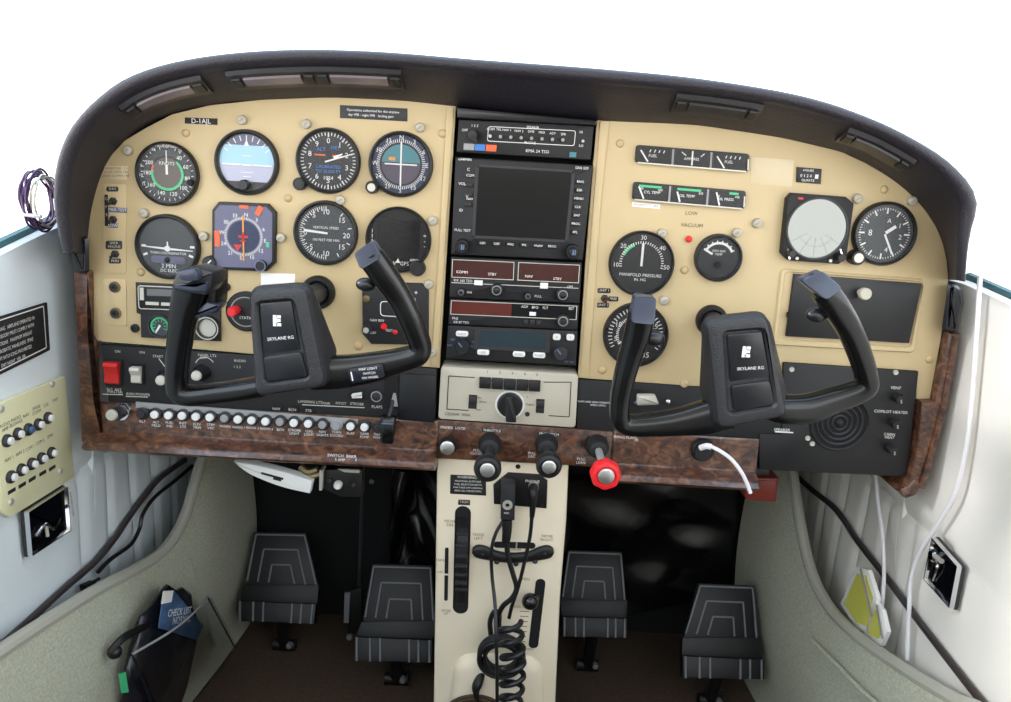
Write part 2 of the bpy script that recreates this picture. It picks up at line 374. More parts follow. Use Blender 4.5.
# airspeed
t, pl, R = dial('airspeed_indicator', 'round airspeed dial with a green arc and grey inner ring, uppermost by the wall', 166.7, 173.3, 32.6, face, rim=.09)
MB().arc((0, 0), R*.56, R*.74, 0, 360, .0033, 48).obj('scale_ring', faceg, t, flatshade=True)
MB().cyl((0, 0), R*.5, .003, .0034, 40).obj('inner_disc', faceb, t)
MB().arc((0, 0), R*.44, R*.52, 38, 282, .0037, 40).obj('green_arc', grn, t, flatshade=True)
MB().arc((0, 0), R*.46, R*.52, 282, 300, .0037, 8).obj('red_arc', orange, t, flatshade=True)
MB().ticks((0, 0), R*.76, R*.84, 20, 345, 28, R*.02, .0036).nums((0, 0), R*.64, [('40', 38), ('60', 68), ('80', 100), ('100', 130), ('120', 165), ('140', 200), ('160', 235), ('180', 270), ('200', 300)], R*.13, .0037).nums((0, 0), R*.84, [('-20', 330), ('0', 0), ('20', 30), ('5', 285), ('10', 265), ('15', 245)], R*.09, .0037).text('KNOTS', (0, R*.32), R*.11, .004).text('TRUE SPEED', (0, R*.85), R*.10, .0038).obj('dial_markings', white, t, flatshade=True)
needle(t, 0, -R*.02, R*.28, R*.07, w=.0044); needle(t, 0, R*.34, R*.72, R*.03, name='needle_tip')
knob(t, (R*.76, -R*.22), R*.1, .008, flat, w=.002)
# attitude indicator
t, pl, R = dial('attitude_indicator', 'artificial horizon dial with pale sky face and black foot, top row', 246.7, 161.8, 33.2, gnd_sheen, rim=.14)
k = R*.86
def seg_poly(rad, y0, y1, n=20):
    P = []
    a0, a1 = math.asin(max(-1, y0/rad)), math.asin(min(1, y1/rad))
    for i in range(n+1): a = a0+(a1-a0)*i/n; P.append((rad*math.cos(a), rad*math.sin(a)))
    return P+[(-x, y) for x, y in reversed(P)]
MB().poly(seg_poly(k, -R*.06, R*.52), .0034).obj('sky_half', sky, t, flatshade=True)
MB().poly(seg_poly(k, R*.52, k*.999), .0034).obj('roll_scale', lav, t, flatshade=True)
MB().prism(seg_poly(k, -k*.999, -R*.58), .003, .005).obj('mask', blk, t)
MB().box((0, -R*.06), (k*1.8, R*.02), .0035, .0037).box((0, -R*.08), (R*.3, R*.05), .0042, .005).bar((-R*.75, -R*.08), (-R*.2, -R*.08), R*.035, .0042, .005).bar((R*.2, -R*.08), (R*.8, -R*.08), R*.035, .0042, .005).ticks((0, 0), R*.66, R*.82, -60, 60, 9, R*.03, .0037).box((0, R*.2), (R*.3, R*.02), .0035, .0038).box((0, -R*.3), (R*.4, R*.02), .0035, .0038).box((0, -R*.43), (R*.25, R*.02), .0035, .0038).add([(-R*.08, R*.5, .004), (R*.08, R*.5, .004), (0, R*.7, .004)], [(0, 1, 2)]).obj('dial_markings', white, t, flatshade=True)
knob(t, (-R*.05, -R*.68), R*.16, .010, dgrey, w=.004)
# altimeter
t, pl, R = dial('altimeter', 'altimeter with closely ticked white scale and blue print, top row beside the artificial horizon', 328.4, 160.2, 33.4, face)
MB().ticks((0, 0), R*.76, R*.86, 0, 352.8, 50, R*.025, FW).ticks((0, 0), R*.72, R*.86, 0, 324, 10, R*.04, FW).nums((0, 0), R*.6, [(str(i), i*36) for i in range(10)], R*.17, FW).text('1024', (0, -R*.52), R*.12, .0036).obj('dial_markings', white, t, flatshade=True)
MB().poly([(x, y) for x, y in [(R*.85*math.sin(math.radians(a)), R*.85*math.cos(math.radians(a))) for a in range(238, 325, 6)]], .0031).obj('reflection_sector', lav, t, flatshade=True) if False else None
MB().text('ALT', (-R*.22, R*.34), R*.12, .0036).text('FEET', (R*.22, R*.4), R*.1, .0036).text('CALIBRATED', (0, -R*.18), R*.1, .0036).text('TO 20,000 FT', (0, -R*.32), R*.1, .0036).obj('blue_markings', blu, t, flatshade=True)
MB().box((-R*.26, R*.17), (R*.34, R*.05), .0036, .0038).box((R*.28, R*.17), (R*.3, R*.05), .0036, .0038).obj('orange_flag', orange, t)
needle(t, 72, -R*.1, R*.72, R*.05, wd2=R*.03); needle(t, 62, R*.2, R*.5, R*.1, wd2=R*.03, name='short_needle')
knob(t, (-R*.86, -R*.74), R*.2, .012, blk, dgrey)
# course deviation indicator
t, pl, R = dial('course_indicator', 'navigation course dial with crossed white needles and teal upper face, top row beside the stack', 401.5, 163.7, 33.4, navy)
MB().poly(seg_poly(R*.6, R*.06, R*.598), .0034).obj('upper_face', tealf, t, flatshade=True)
MB().poly([(x, y) for x, y in seg_poly(R*.6, -R*.598, R*.06)], .0034).obj('lower_face', umber, t, flatshade=True)
MB().arc((0, 0), R*.60, R*.64, 0, 360, .0038, 48).obj('inner_ring', face, t, flatshade=True)
MB().box((-R*.28, R*.16), (R*.2, R*.1), .0036, .0038).obj('amber_flag', amber, t)
MB().ticks((0, 0), R*.66, R*.76, 0, 355, 72, R*.02, FW+.0006).nums((0, 0), R*.8, [('N', 0), ('3', 30), ('6', 60), ('E', 90), ('12', 120), ('15', 150), ('S', 180), ('21', 210), ('24', 240), ('W', 270), ('30', 300), ('33', 330)], R*.14, .0039).obj('dial_markings', white, t, flatshade=True)
needle(t, 0, -R*.66, R*.68, R*.045); needle(t, 90, -R*.5, R*.5, R*.04, w=.0048, name='glide_needle')
knob(t, (-R*.86, -R*.74), R*.2, .013, blk, ivory)
# turn coordinator
t, pl, R = dial('turn_coordinator', 'turn coordinator dial with a white aeroplane bar, second row by the wall', 167.3, 246.5, 33, faceg)
MB().text('2 MIN', (0, -R*.6), R*.13, FW).text('TURN COORDINATOR', (0, -R*.2), R*.08, FW).text('DC ELEC', (0, -R*.74), R*.1, FW).ticks((0, 0), R*.68, R*.82, 88, 92, 1, R*.07, FW).ticks((0, 0), R*.68, R*.82, 110, 112, 1, R*.07, FW).ticks((0, 0), R*.68, R*.82, 270, 271, 1, R*.07, FW).ticks((0, 0), R*.68, R*.82, 250, 251, 1, R*.07, FW).obj('dial_markings', white, t, flatshade=True)
MB().bar((-R*.78, -R*.01), (0, -R*.06), R*.025, .0042, .0048, R*.07).bar((0, -R*.06), (R*.78, -R*.09), R*.07, .0042, .0048, R*.025).cyl((0, -R*.05), R*.09, .0042, .0056).bar((0, 0), (0, R*.16), R*.04, .0042, .0048).obj('aeroplane_symbol', white, t)
MB().box((0, -R*.4), (R*1.05, R*.22), FW, .0044, .0004, R*.08).obj('inclinometer', lav, t)
MB().sphere((-R*.02, -R*.4, .0045), R*.09).obj('ball', blk, t); 
# directional gyro, square
SQ = [(221, 201.5), (269.5, 203.5), (277.5, 212), (277, 262), (268.5, 270.5), (215, 268.5), (214, 262), (214.6, 209.5)]
pl = PAN.at(246, 236); t = T('heading_indicator', 'square heading dial with cut corners, red flags and yellow course line', 'gauge', pl); Q = pl.qs(SQ); R = 30*pl.sc(246, 236)
MB().prism(Q, 0, .008, .001).obj('bezel', blk, t); MB().prism(inset(Q, .0035), .008, .0084).obj('dial_face', lav, t)
MB().cyl((0, 0), R*.52, .0084, .0088, 40).obj('compass_card', navy, t)
MB().ticks((0, 0), R*.56, R*.64, 0, 355, 72, R*.02, .0089).nums((0, 0), R*.72, [('N', 8), ('3', 38), ('6', 68), ('E', 98), ('12', 128), ('15', 158), ('S', 188), ('21', 218), ('24', 248), ('W', 278), ('30', 308), ('33', 338)], R*.13, .0089).obj('dial_markings', white, t, flatshade=True)
MB().box((0, -R*.05), (R*.05, R*1.5), .0092, .0098).obj('course_needle', amber, t)
c = pl.q
MB().box(c(246.5, 206.5), (R*.3, R*.1), .0088, .0094).box(c(261.5, 210.5), (R*.18, R*.32), .0088, .0094, rot=-.5).box(c(220, 238), (R*.17, R*.52), .0088, .0094).obj('red_flag', orange, t)
MB().add([(*c(236, 243.5), .0092), (*c(240, 250), .0092), (*c(245, 244), .0092)], [(0, 1, 2)]).box((R*0, 0), (R*.32, R*.07), .0096, .0102).box((0, -R*.14), (R*.18, R*.05), .0096, .0102).box((0, 0), (R*.06, R*.3), .0096, .0102).obj('red_symbol', red, t)
MB().box(c(270, 244), (R*.1, R*.16), .0088, .0094).obj('green_flag', grn, t)
MB().poly(inset(Q, .0036), .0112).obj('cover_glass', glass, t)
s = pl.sc(246, 236)
o = knob(t, c(212.5, 262), 7*s, .014, dgrey); MB().box(c(212.5, 262), (1.2*s, 9*s), .0141, .0146, rot=-.75).obj('pointer_line', white, o)
o = knob(t, c(264, 264.5), 5.6*s, .015, blk); MB().ring(c(264, 264.5), 4.8*s, 5.5*s, .015, .0154).obj('pale_ring', bluec2, o)
# vertical speed
t, pl, R = dial('vertical_speed_indicator', 'vertical speed dial with one long white needle pointing level, second row', 326, 232.7, 33, faceg)
MB().ticks((0, 0), R*.68, R*.82, 180, 360, 19, R*.03, FW).ticks((0, 0), R*.74, R*.82, 180, 360, 37, R*.02, FW).nums((0, 0), R*.64, [('5', 325), ('10', 0), ('15', 50), ('20', 95), ('15', 130), ('10', 180), ('5', 225), ('0', 268)], R*.17, FW).text('VERTICAL SPEED', (0, R*.16), R*.08, FW).text('100 FEET PER MIN', (0, -R*.22), R*.08, FW).ticks((0, 0), R*.7, R*.82, 40, 150, 4, R*.03, FW).obj('dial_markings', white, t, flatshade=True)
needle(t, 275, -R*.06, R*.68, R*.06, wd2=R*.08)
# second indicator, dark
t, pl, R = dial('radio_magnetic_indicator', 'unlit black round indicator with faint side marks, second row beside the stack', 399, 239.5, 33.6, flat, rim=.08)
MB().box((0, 0), (R*1.3, R*1.25), .003, .0036).obj('dark_window', screen, t)
MB().text('NAV', (-R*.22, -R*.72), R*.12, .0038).text('GPS', (R*.2, -R*.72), R*.12, .0038).add([(-R*.07, -R*.7, .0038), (R*.07, -R*.7, .0038), (0, -R*.56, .0038)], [(0, 1, 2)]).text('APPR', (R*.5, -R*.6), R*.09, .0038).text('I\nI\nI\nI', (-R*.8, 0), R*.12, .0038).text('=\n-\n-', (R*.8, 0), R*.12, .0038).obj('dial_markings', white, t, flatshade=True)
knob(t, (R*.62, -R*.82), R*.24, .013, blk)
# clock block
CB = [(136.5, 282), (221, 286), (221.5, 341), (142, 337), (141.5, 314), (137.5, 312.5)]
pl = PAN.at(180, 312); t = T('clock_block', 'dark sub-panel with clock window, suction gauge and silver dial behind a yoke grip', 'instrument', pl); c = pl.q; s = pl.sc(180, 312)
MB().prism(pl.qs(CB), 0, .003, .0006).obj('panel', dgrey, t)
o = MB().prism(rpoly(pl.qs([(140, 283.5), (219, 287), (219, 311), (141, 308.5)]), .004), .003, .008, .001).obj('clock_case', blk, t)
mb = MB(); Q = rpoly(pl.qs([(140.6, 284.2), (218.4, 287.6), (218.4, 310.4), (141.6, 307.9)]), .004); Q2 = inset(Q, .0011)
mb.add([(x, y, .0081) for x, y in Q]+[(x, y, .0081) for x, y in Q2], [(i, (i+1) % len(Q), len(Q)+(i+1) % len(Q), len(Q)+i) for i in range(len(Q))]); mb.obj('pale_outline', ivory, o, flatshade=True)
MB().prism(pl.qs([(150, 288), (180, 289), (180, 295.5), (150, 294.5)]), .0078, .0084).obj('display_window', lcdg, o)
MB().prism(pl.qs([(143.2, 286.5), (147, 286.7), (147.2, 299), (143.4, 298.7)]), .0078, .0095).obj('side_button', ivory, o)
MB().prism(pl.qs([(149, 300.5), (162, 301), (162, 304), (149, 303.4)]), .0078, .0095).obj('button', ivory, o); MB().prism(pl.qs([(164.5, 301.2), (176, 301.7), (176, 304.7), (164.5, 304.2)]), .0078, .0095).obj('button', ivory, o)
R = 11*s; C = c(161, 325.5); MB().ring(C, R*.9, R*1.08, .003, .006).obj('gauge_rim', dgrey, t); o = MB().cyl(C, R*.9, .003, .0036).obj('gauge_face', faceg, t)
MB().arc(C, R*.66, R*.82, -140, 120, .0038).obj('green_arc', grn, o, flatshade=True); MB().ticks(C, R*.4, R*.62, -140, 120, 9, R*.06, .0039).obj('dial_markings', grn, o, flatshade=True)
a = math.radians(-150); MB().bar((C[0]-.1*R*math.sin(a), C[1]-.1*R*math.cos(a)), (C[0]+.75*R*math.sin(a), C[1]+.75*R*math.cos(a)), R*.2, .004, .0045, R*.1).obj('needle', white, o)
C = c(209.5, 327); MB().ring(C, 9*s, 12*s, .003, .009).obj('silver_rim', dgrey, t); MB().ring(C, 10.4*s, 11.4*s, .009, .0094).obj('pale_ring', silk, t); MB().cyl(C, 9*s, .003, .005).obj('silver_face', silk, t)
# control lock / static source
pl = PAN.at(247, 311); s = pl.sc(247, 311); t = T('selector_plate', 'round dark disc with a red side knob, half hidden by the pilot yoke hub', 'control', pl)
MB().lathe([(20*s, 0), (20*s, .004), (18*s, .006)], (0, 0), 36).obj('disc', blk, t); MB().ring((0, 0), 14*s, 15*s, .006, .0064).obj('pale_ring', grey, t)
o = MB().lathe([(4.5*s, .004), (5*s, .012), (5*s, .02), (4*s, .023)], pl.q(238, 309), 16).obj('knob', redk, t); put_text(t, pl, [('STATIC', 246, 318, 3)], white, .0068)
def yoke_hole(label, a, b, r):
    pl = PAN.at(a, b); s = pl.sc(a, b); t = T('column_collar', label, 'collar', pl)
    MB().lathe([(r*s, 0), (r*s, .006), (r*.92*s, .009), (r*.74*s, .009), (r*.7*s, .004)], (0, 0), 32, False).obj('ring', rubber, t); MB().cyl((0, 0), r*.72*s, .0004, .001).obj('opening', flat, t)
yoke_hole('black rubber collar in the panel behind the pilot yoke hub', 318.8, 292, 16.8)
yoke_hole('black rubber collar in the panel behind the copilot yoke hub', 711, 320, 15.5)
# audio/marker square instrument, lower
pl = PAN.at(396, 312); c = pl.q; s = pl.sc(396, 312); t = T('gear_unit', 'black square unit with cut corners, red lamp and silver knob, below the dark round indicator', 'instrument', pl)
Q = pl.qs([(366, 281), (422, 283), (429, 291), (429, 336), (424, 344), (372, 343), (363.5, 333), (363, 288)]); MB().prism(Q, 0, .006, .001).obj('plate', blk2, t)
P0 = rpoly(pl.qs([(381, 300), (415, 302), (415, 317), (381, 315)]), .005); P1 = inset(P0, .0009); n = len(P0)
MB().add([(x, y, .0063) for x, y in P0]+[(x, y, .0063) for x, y in P1], [(i, (i+1) % n, n+(i+1) % n, n+i) for i in range(n)]).obj('outline_marking', white, t, flatshade=True)
MB().lathe([(3.4*s, .006), (3.2*s, .009), (1.8*s, .0115)], c(384.5, 325.5), 14).obj('red_lamp', redk, t); MB().lathe([(2.6*s, .006), (2.4*s, .008), (1.2*s, .009)], c(396, 331), 14).obj('red_lamp', red, t)
o = knob(t, c(369, 327), 4.6*s, .014, dgrey, silk, .006); MB().lathe([(4*s, .006), (3.4*s, .008), (1.6*s, .0084)], c(367.5, 298), 14).obj('screw', brass, t)
put_text(t, pl, [('NAV REV', 377, 320.5, 2.6), ('OFF', 373, 333, 2.6), ('TEST', 389, 330.5, 2.6), ('HDG', 412, 299.5, 2.6), ('+', 416, 293, 5)], white, .0063)
# ================================================================ radio stack
def unit(name, label, poly, m=blk, w0=-.0505, w1=.006, ch=.001, catg='radio'):
    cx = sum(p[0] for p in poly)/4; cy = sum(p[1] for p in poly)/4; pl = PAN.at(cx, cy); t = T(name, label, catg, pl)
    MB().prism(rpoly(pl.qs(poly, w1), .005 if catg == 'autopilot' else .001, 4), w0, w1, ch).obj('faceplate', m, t)
    (ax, ay), (bx, by), (qx, qy), (dx, dy) = poly
    def at(fx, fy, w=w1):      # fraction across and down the unit's front
        x = (ax*(1-fx)+bx*fx)*(1-fy)+(dx*(1-fx)+qx*fx)*fy; y = (ay*(1-fx)+by*fx)*(1-fy)+(dy*(1-fx)+qy*fx)*fy
        return pl.q(x, y, w)
    return t, pl, at, pl.sc(cx, cy)
def fr(at, x0, y0, x1, y1): return [at(x0, y0), at(x1, y0), at(x1, y1), at(x0, y1)]
def outline(mb, Q, d, w):
    P1 = inset(Q, d); n = len(Q); A = V(Q[0]); 
    return mb.add([(x, y, w) for x, y in Q]+[(x, y, w) for x, y in P1], [(i, (i+1) % n, n+(i+1) % n, n+i) for i in range(n)])
def txts(mb, at, items, s, w, rot=0):
    for t, fx, fy, h in items: mb.text(t, at(fx, fy), h*s, w, rot)
    return mb
RT = 0.0
W1 = .006
# tray behind the units
pl = PAN.at(520, 240); MBt = MB().prism(pl.qs([(452, 107), (600, 119), (614, 432), (434, 422)], -.051), -.2, -.051); TM('radio_rack', 'dark recessed rack between the beige panels that carries the radios', 'rack', MBt, flat, pl)
TM('rack_hood', 'slim dark grey strip closing the rack above the top radio', 'trim strip', MB().prism(PAN.qs([(457.5, 108), (597, 121), (594.5, 126), (458, 118.5)]), -.01, .014, .003), dashp, PAN)
t, pl, at, s = unit('audio_panel', 'thin audio panel with a row of small switches in a white frame, topmost radio', [(459, 119.5), (594, 126), (590.5, 160), (456.5, 152)], blk2)
w = W1+.0003; mb = MB(); outline(mb, rpoly(fr(at, .22, .16, .87, .62), .003), .0007, w)
txts(mb, at, [('COM', .24, .25, 2.6), ('TEL', .3, .24, 2.6), ('NAV 1', .36, .25, 2.4), ('NAV 2', .45, .26, 2.4), ('DME', .54, .26, 2.4), ('MKR', .62, .27, 2.4), ('ADF', .7, .28, 2.4), ('SPR', .78, .29, 2.4), ('SPEAKER', .55, .13, 2.4), ('PHONE', .54, .60, 2.6), ('OFF', .05, .32, 2.6), ('1 2 3', .12, .17, 2.6), ('HI', .91, .2, 2.6), ('LO', .92, .6, 2.6), ('KMA 24 TSO', .6, .84, 3.2)], s, w).obj('lettering', white, t, flatshade=True)
for k in range(8): MB().cyl(at(.24+k*.077, .46), 1.7*s, W1, W1+.005, 10).obj('toggle', ivory if k in (0,) else grey, t)
o = knob(t, at(.11, .46), 5.6*s, .011, blk, dgrey, W1); MB().bar(at(.11, .46), at(.145, .68), 4*s, W1+.011, W1+.014).obj('pointer', blk2, o)
for x0, x1, m, l in ((.05, .13, grey, 'grey airway lamp'), (.135, .21, blu, 'blue outer marker lamp'), (.215, .295, orange, 'amber middle marker lamp')):
    MB().prism(fr(at, x0, .72, x1, .92), W1, W1+.0012, .0004).obj('marker_lamp', m, t, l)
MB().prism(fr(at, .84, .8, .89, .95), W1, W1+.001).obj('status_window', tealf, t); MB().lathe([(1.6*s, W1), (1.4*s, W1+.002)], at(.93, .46), 8).obj('toggle', ivory, t)
# GPS / multifunction display
t, pl, at, s = unit('navigation_display', 'large dark moving map display with two corner knobs, in the middle of the radio rack', [(455.5, 157), (593, 165.5), (582.5, 260.5), (451, 254.5)], blk2, w1=.009, ch=.0015)
W1 = .009; mb = MB(); Q = rpoly(fr(at, .15, .06, .875, .82), .001); outline(mb, Q, .003, W1+.0012); mb.prism(Q, W1, W1+.001); mb.obj('screen_bezel', dgrey, t, flatshade=True)
MB().prism(rpoly(fr(at, .175, .085, .85, .79), .001), W1+.001, W1+.0016).obj('screen', screen, t)
for k in range(7): MB().prism(fr(at, .895, .16+.088*k, .945, .2+.088*k), W1, W1+.003, .0008).obj('side_key', blk, t)
for k in range(6): MB().prism(fr(at, .205+.105*k, .85, .265+.105*k, .885), W1, W1+.003, .0008).obj('soft_key', blk, t)
for k in range(4): MB().prism(fr(at, .075, .16+.1*k, .135, .2+.1*k), W1, W1+.002, .0008).obj('rocker_key', blk, t)
mb = txts(MB(), at, [('GARMIN', .07, .02, 2.6), ('GNS 530', .92, .035, 2.6), ('C', .1, .12, 3), ('COM', .115, .18, 2.6), ('VOL', .06, .27, 2.8), ('V', .1, .4, 3), ('NAV', .12, .42, 2.4), ('ID', .06, .54, 2.8), ('PULL TEST', .08, .745, 2.6), ('PUSH', .91, .9, 2.4)]+[(x, .92, .178+.088*k, 2.5) for k, x in enumerate(('RNG', 'DIR', 'MENU', 'CLR', 'ENT', 'PROC', 'FPL'))]+[(x, .235+.105*k, .866, 2.4) for k, x in enumerate(('CDI', 'OBS', 'MSG', 'FPL', 'VNAV', 'PROC'))], s, W1+.0032); mb.obj('lettering', white, t, flatshade=True)
for x, y in ((.085, .905), (.915, .905)):
    o = MB().lathe([(7.5*s, W1), (7.5*s, W1+.008), (6.6*s, W1+.010), (6.6*s, W1+.009), (4.6*s, W1+.009), (4.4*s, W1+.016), (3.6*s, W1+.017)], at(x, y), 24).obj('dual_knob', blk, t)
    MB().box(at(x, y), (1.4*s, 5*s), W1+.017, W1+.0176).box((at(x, y)[0]+2*s, at(x, y)[1]), (.9*s, 5*s), W1+.017, W1+.0176).obj('knob_mark', bluec2, o)
W1 = .006
# nav/com with two red windows
t, pl, at, s = unit('nav_com_radio', 'communication radio with two dark red windows side by side, below the map display', [(451, 257), (582, 262.8), (579.5, 303.5), (449.5, 297.5)], blk2)
for x0, x1 in ((.01, .485), (.515, .985)):
    MB().prism(fr(at, x0, .05, x1, .5), W1, W1+.0008).obj('display_window', redd, t)
mb = MB()
for x0, x1 in ((.01, .485), (.515, .985)): outline(mb, fr(at, x0, .05, x1, .5), .0008, W1+.0012)
mb.poly(fr(at, .01, .62, .985, .637), W1+.0003); mb.obj('white_frame', ivory, t, flatshade=True)
txts(MB(), at, [('COMM', .09, .36, 2.8), ('STBY', .32, .38, 2.8), ('NAV', .6, .39, 2.8), ('STBY', .82, .42, 2.8), ('KX 165 TSO', .1, .57, 2.6), ('ON', .15, .85, 2.4), ('PULL', .68, .87, 2.4), ('OFF', .92, .6, 2.4)], s, W1+.001).obj('lettering', white, t, flatshade=True)
MB().prism(fr(at, .185, .54, .25, .66), W1, W1+.002, .0005).obj('transfer_key', white, t); MB().prism(fr(at, .69, .53, .75, .67), W1, W1+.002, .0005).obj('transfer_key', white, t)
for x, y, r in ((.09, .83, 3.6), (.36, .74, 6.2), (.6, .85, 3.4), (.865, .78, 6.2)):
    o = MB().lathe([(r*s, W1), (r*s, W1+.008), (r*.8*s, W1+.0095), (r*.55*s, W1+.0095), (r*.5*s, W1+.014), (r*.4*s, W1+.0145)], at(x, y), 20).obj('knob', blk, t); MB().ring(at(x, y), r*.62*s, r*.78*s, W1+.0096, W1+.0101, 20).obj('knurl_ring', grey, o)
# single window
t, pl, at, s = unit('direction_finder_radio', 'radio with one long red window and a single knob, between the twin-window radio and transponder', [(450, 299), (579.3, 304.8), (577.5, 330), (448.3, 324.2)], blk2)
MB().prism(fr(at, .01, .04, .48, .56), W1, W1+.0008).obj('red_window', redd2, t); MB().prism(fr(at, .48, .04, .985, .56), W1, W1+.0008).obj('black_window', screen, t)
outline(MB(), fr(at, .01, .04, .985, .6), .0008, W1+.0012).obj('white_frame', ivory, t, flatshade=True)
txts(MB(), at, [('ADF', .58, .17, 2.6), ('BFO', .66, .18, 2.6), ('FLT', .74, .18, 2.6), ('SET', .94, .16, 2.6), ('FRQ', .05, .75, 2.4), ('KR 87 TSO', .1, .9, 2.4)], s, W1+.0012).obj('lettering', white, t, flatshade=True)
MB().prism(fr(at, .62, .36, .67, .5), W1, W1+.0022).obj('white_key', white, t)
for k in range(3): MB().prism(fr(at, .58+.05*k, .68, .615+.05*k, .85), W1, W1+.002, .0005).obj('key', dgrey, t)
o = MB().lathe([(6.2*s, W1), (6.2*s, W1+.009), (4.8*s, W1+.0105), (3.3*s, W1+.0105), (3*s, W1+.015), (2.4*s, W1+.0155)], at(.88, .62), 20).obj('knob', blk, t); MB().ring(at(.88, .62), 3.9*s, 4.9*s, W1+.0106, W1+.0111, 20).obj('knurl_ring', grey, o)
# transponder
t, pl, at, s = unit('transponder', 'transponder with a teal display and white oval keys, lowest radio of the rack', [(448, 325.5), (577.8, 331), (576, 366), (446, 358.5)], blk2)
MB().prism(rpoly(fr(at, .21, .04, .79, .66), .001), W1, W1+.0012).obj('display_bezel', dgrey, t); MB().prism(fr(at, .25, .1, .755, .55), W1+.0012, W1+.0016).obj('display_window', lcd, t)
for x0, x1, y0, y1, tx in ((.065, .16, .14, .30, 'IDENT'), (.235, .33, .66, .82, 'VFR'), (.51, .605, .66, .82, 'FUNC'), (.665, .76, .66, .82, 'START'), (.81, .87, .1, .28, '8'), (.915, .975, .09, .27, '9')):
    o = MB().prism(rpoly(fr(at, x0, y0, x1, y1), .003), W1, W1+.003, .0008).obj('oval_key', white, t); MB().text(tx, at((x0+x1)/2, (y0+y1)/2), 2.2*s, W1+.0033).obj('lettering', grey, o, flatshade=True)
for x, y, r in ((.12, .57, 7), (.875, .63, 6.8)):
    o = MB().lathe([(r*s, W1), (r*s, W1+.009), (r*.8*s, W1+.011)], at(x, y), 22).obj('knob', dgrey if x > .5 else yokep, t); MB().bar(at(x, y), (at(x, y)[0]-.5*r*s, at(x, y)[1]+.6*r*s), 1.2*s, W1+.0111, W1+.0116).obj('knob_mark', bluec2, o)
txts(MB(), at, [('ALT', .12, .33, 2.3), ('SBY', .045, .42, 2.3), ('ON', .21, .46, 2.3), ('OFF', .02, .6, 2.3), ('TST', .2, .6, 2.3), ('KT 76C', .95, .9, 2.3)], s, W1+.0003).obj('lettering', bluec2, t, flatshade=True)
# autopilot
t, pl, at, s = unit('autopilot_controller', 'light cream controller plate with five black push buttons and a central pointer knob', [(441, 366.5), (578.5, 374.5), (575.5, 428), (438, 419)], cream, -.03, .007, .0015, 'autopilot')
P_ = PAN.qs([(441, 366.5), (578.5, 374.5), (575.5, 428), (438, 419)])
W1 = .007; mb = MB()
for a, b in (((.06, .17), (.25, .17)), ((.06, .17), (.06, .8)), ((.06, .8), (.22, .8)), ((.75, .18), (.95, .15)), ((.95, .15), (.95, .8)), ((.8, .8), (.95, .8))): mb.bar(at(*a), at(*b), .8*s, W1+.0001, W1+.0004)
txts(mb, at, [('CESSNA  300A', .14, .89, 3), ('ROLL', .32, .62, 2.2), ('TURN', .66, .62, 2.2), ('AUTOPILOT', .53, .36, 2), ('1', .34, .05, 3), ('2', .43, .05, 3), ('3', .52, .05, 3), ('4', .61, .05, 3), ('5', .7, .05, 3), ('ON', .29, .55, 2), ('OFF', .29, .78, 2), ('R', .44, .5, 2.4), ('L', .64, .47, 2.4)], s, W1+.0004).obj('markings', ink, t, flatshade=True)
for k in range(5): MB().prism(fr(at, .285+.09*k, .15, .367+.09*k, .35), W1, W1+.0055, .0014).obj('push_button', blk, t)
MB().ring(at(.515, .64), 12.6*s, 14.4*s, W1, W1+.0012, 36).obj('white_ring', white, t)
o = MB().lathe([(12.4*s, W1), (12.2*s, W1+.004), (10.8*s, W1+.0055)], at(.515, .64), 32).obj('knob', blk, t)
c0, c1 = at(.5, .42), at(.53, .9); MB().prism(rpoly([(c0[0]-3.4*s, c0[1]), (c0[0]+3.4*s, c0[1]), (c1[0]+5.2*s, c1[1]), (c1[0]-5.2*s, c1[1])], .002), W1+.005, W1+.017, .002).obj('pointer', blk2, o)
for x in (.245, .735): o = MB().prism(fr(at, x-.03, .5, x+.03, .76), W1, W1+.0008).obj('slide_slot', ink, t); MB().prism(fr(at, x-.026, .52, x+.026, .63), W1, W1+.004, .0008).obj('slide_button', dgrey, o)
MB().cyl(at(.645, .8), 2.4*s, W1, W1+.0006).obj('screw_hole', dgrey, t)
W1 = .006
# ================================================================ gauges on the second panel
def strip(label, poly, marks):
    cx = sum(p[0] for p in poly)/4; cy = sum(p[1] for p in poly)/4; pl = PAN.at(cx, cy); t = T('gauge_cluster', label, 'gauge', pl); s = pl.sc(cx, cy)
    (ax, ay), (bx, by), (qx, qy), (dx, dy) = poly
    def at(fx, fy): 
        x = (ax*(1-fx)+bx*fx)*(1-fy)+(dx*(1-fx)+qx*fx)*fy; y = (ay*(1-fx)+by*fx)*(1-fy)+(dy*(1-fx)+qy*fx)*fy; return pl.q(x, y)
    Q = rpoly(pl.qs(poly), .004); MB().prism(Q, 0, .0045, .001).obj('housing', blk, t)
    MB().bar(at(.02, .99), at(.97, .99), 1.3*s, .0046, .006).bar(at(.985, .9), at(.985, .3), 1.2*s, .0046, .006).obj('bright_rim', silk, t)
    for x in (.325, .66): MB().bar(at(x, .08), at(x, .95), 2*s, .0046, .0055).obj('divider', grey, t)
    for k in range(3): 
        f = MB().prism(fr(at, .02+.333*k, .1, .305+.333*k, .9), .0046, .0048).obj('gauge_face', face, t)
    marks(t, at, s, pl); MB().poly(inset(Q, .001), .0068).obj('cover_glass', glass, t); return t
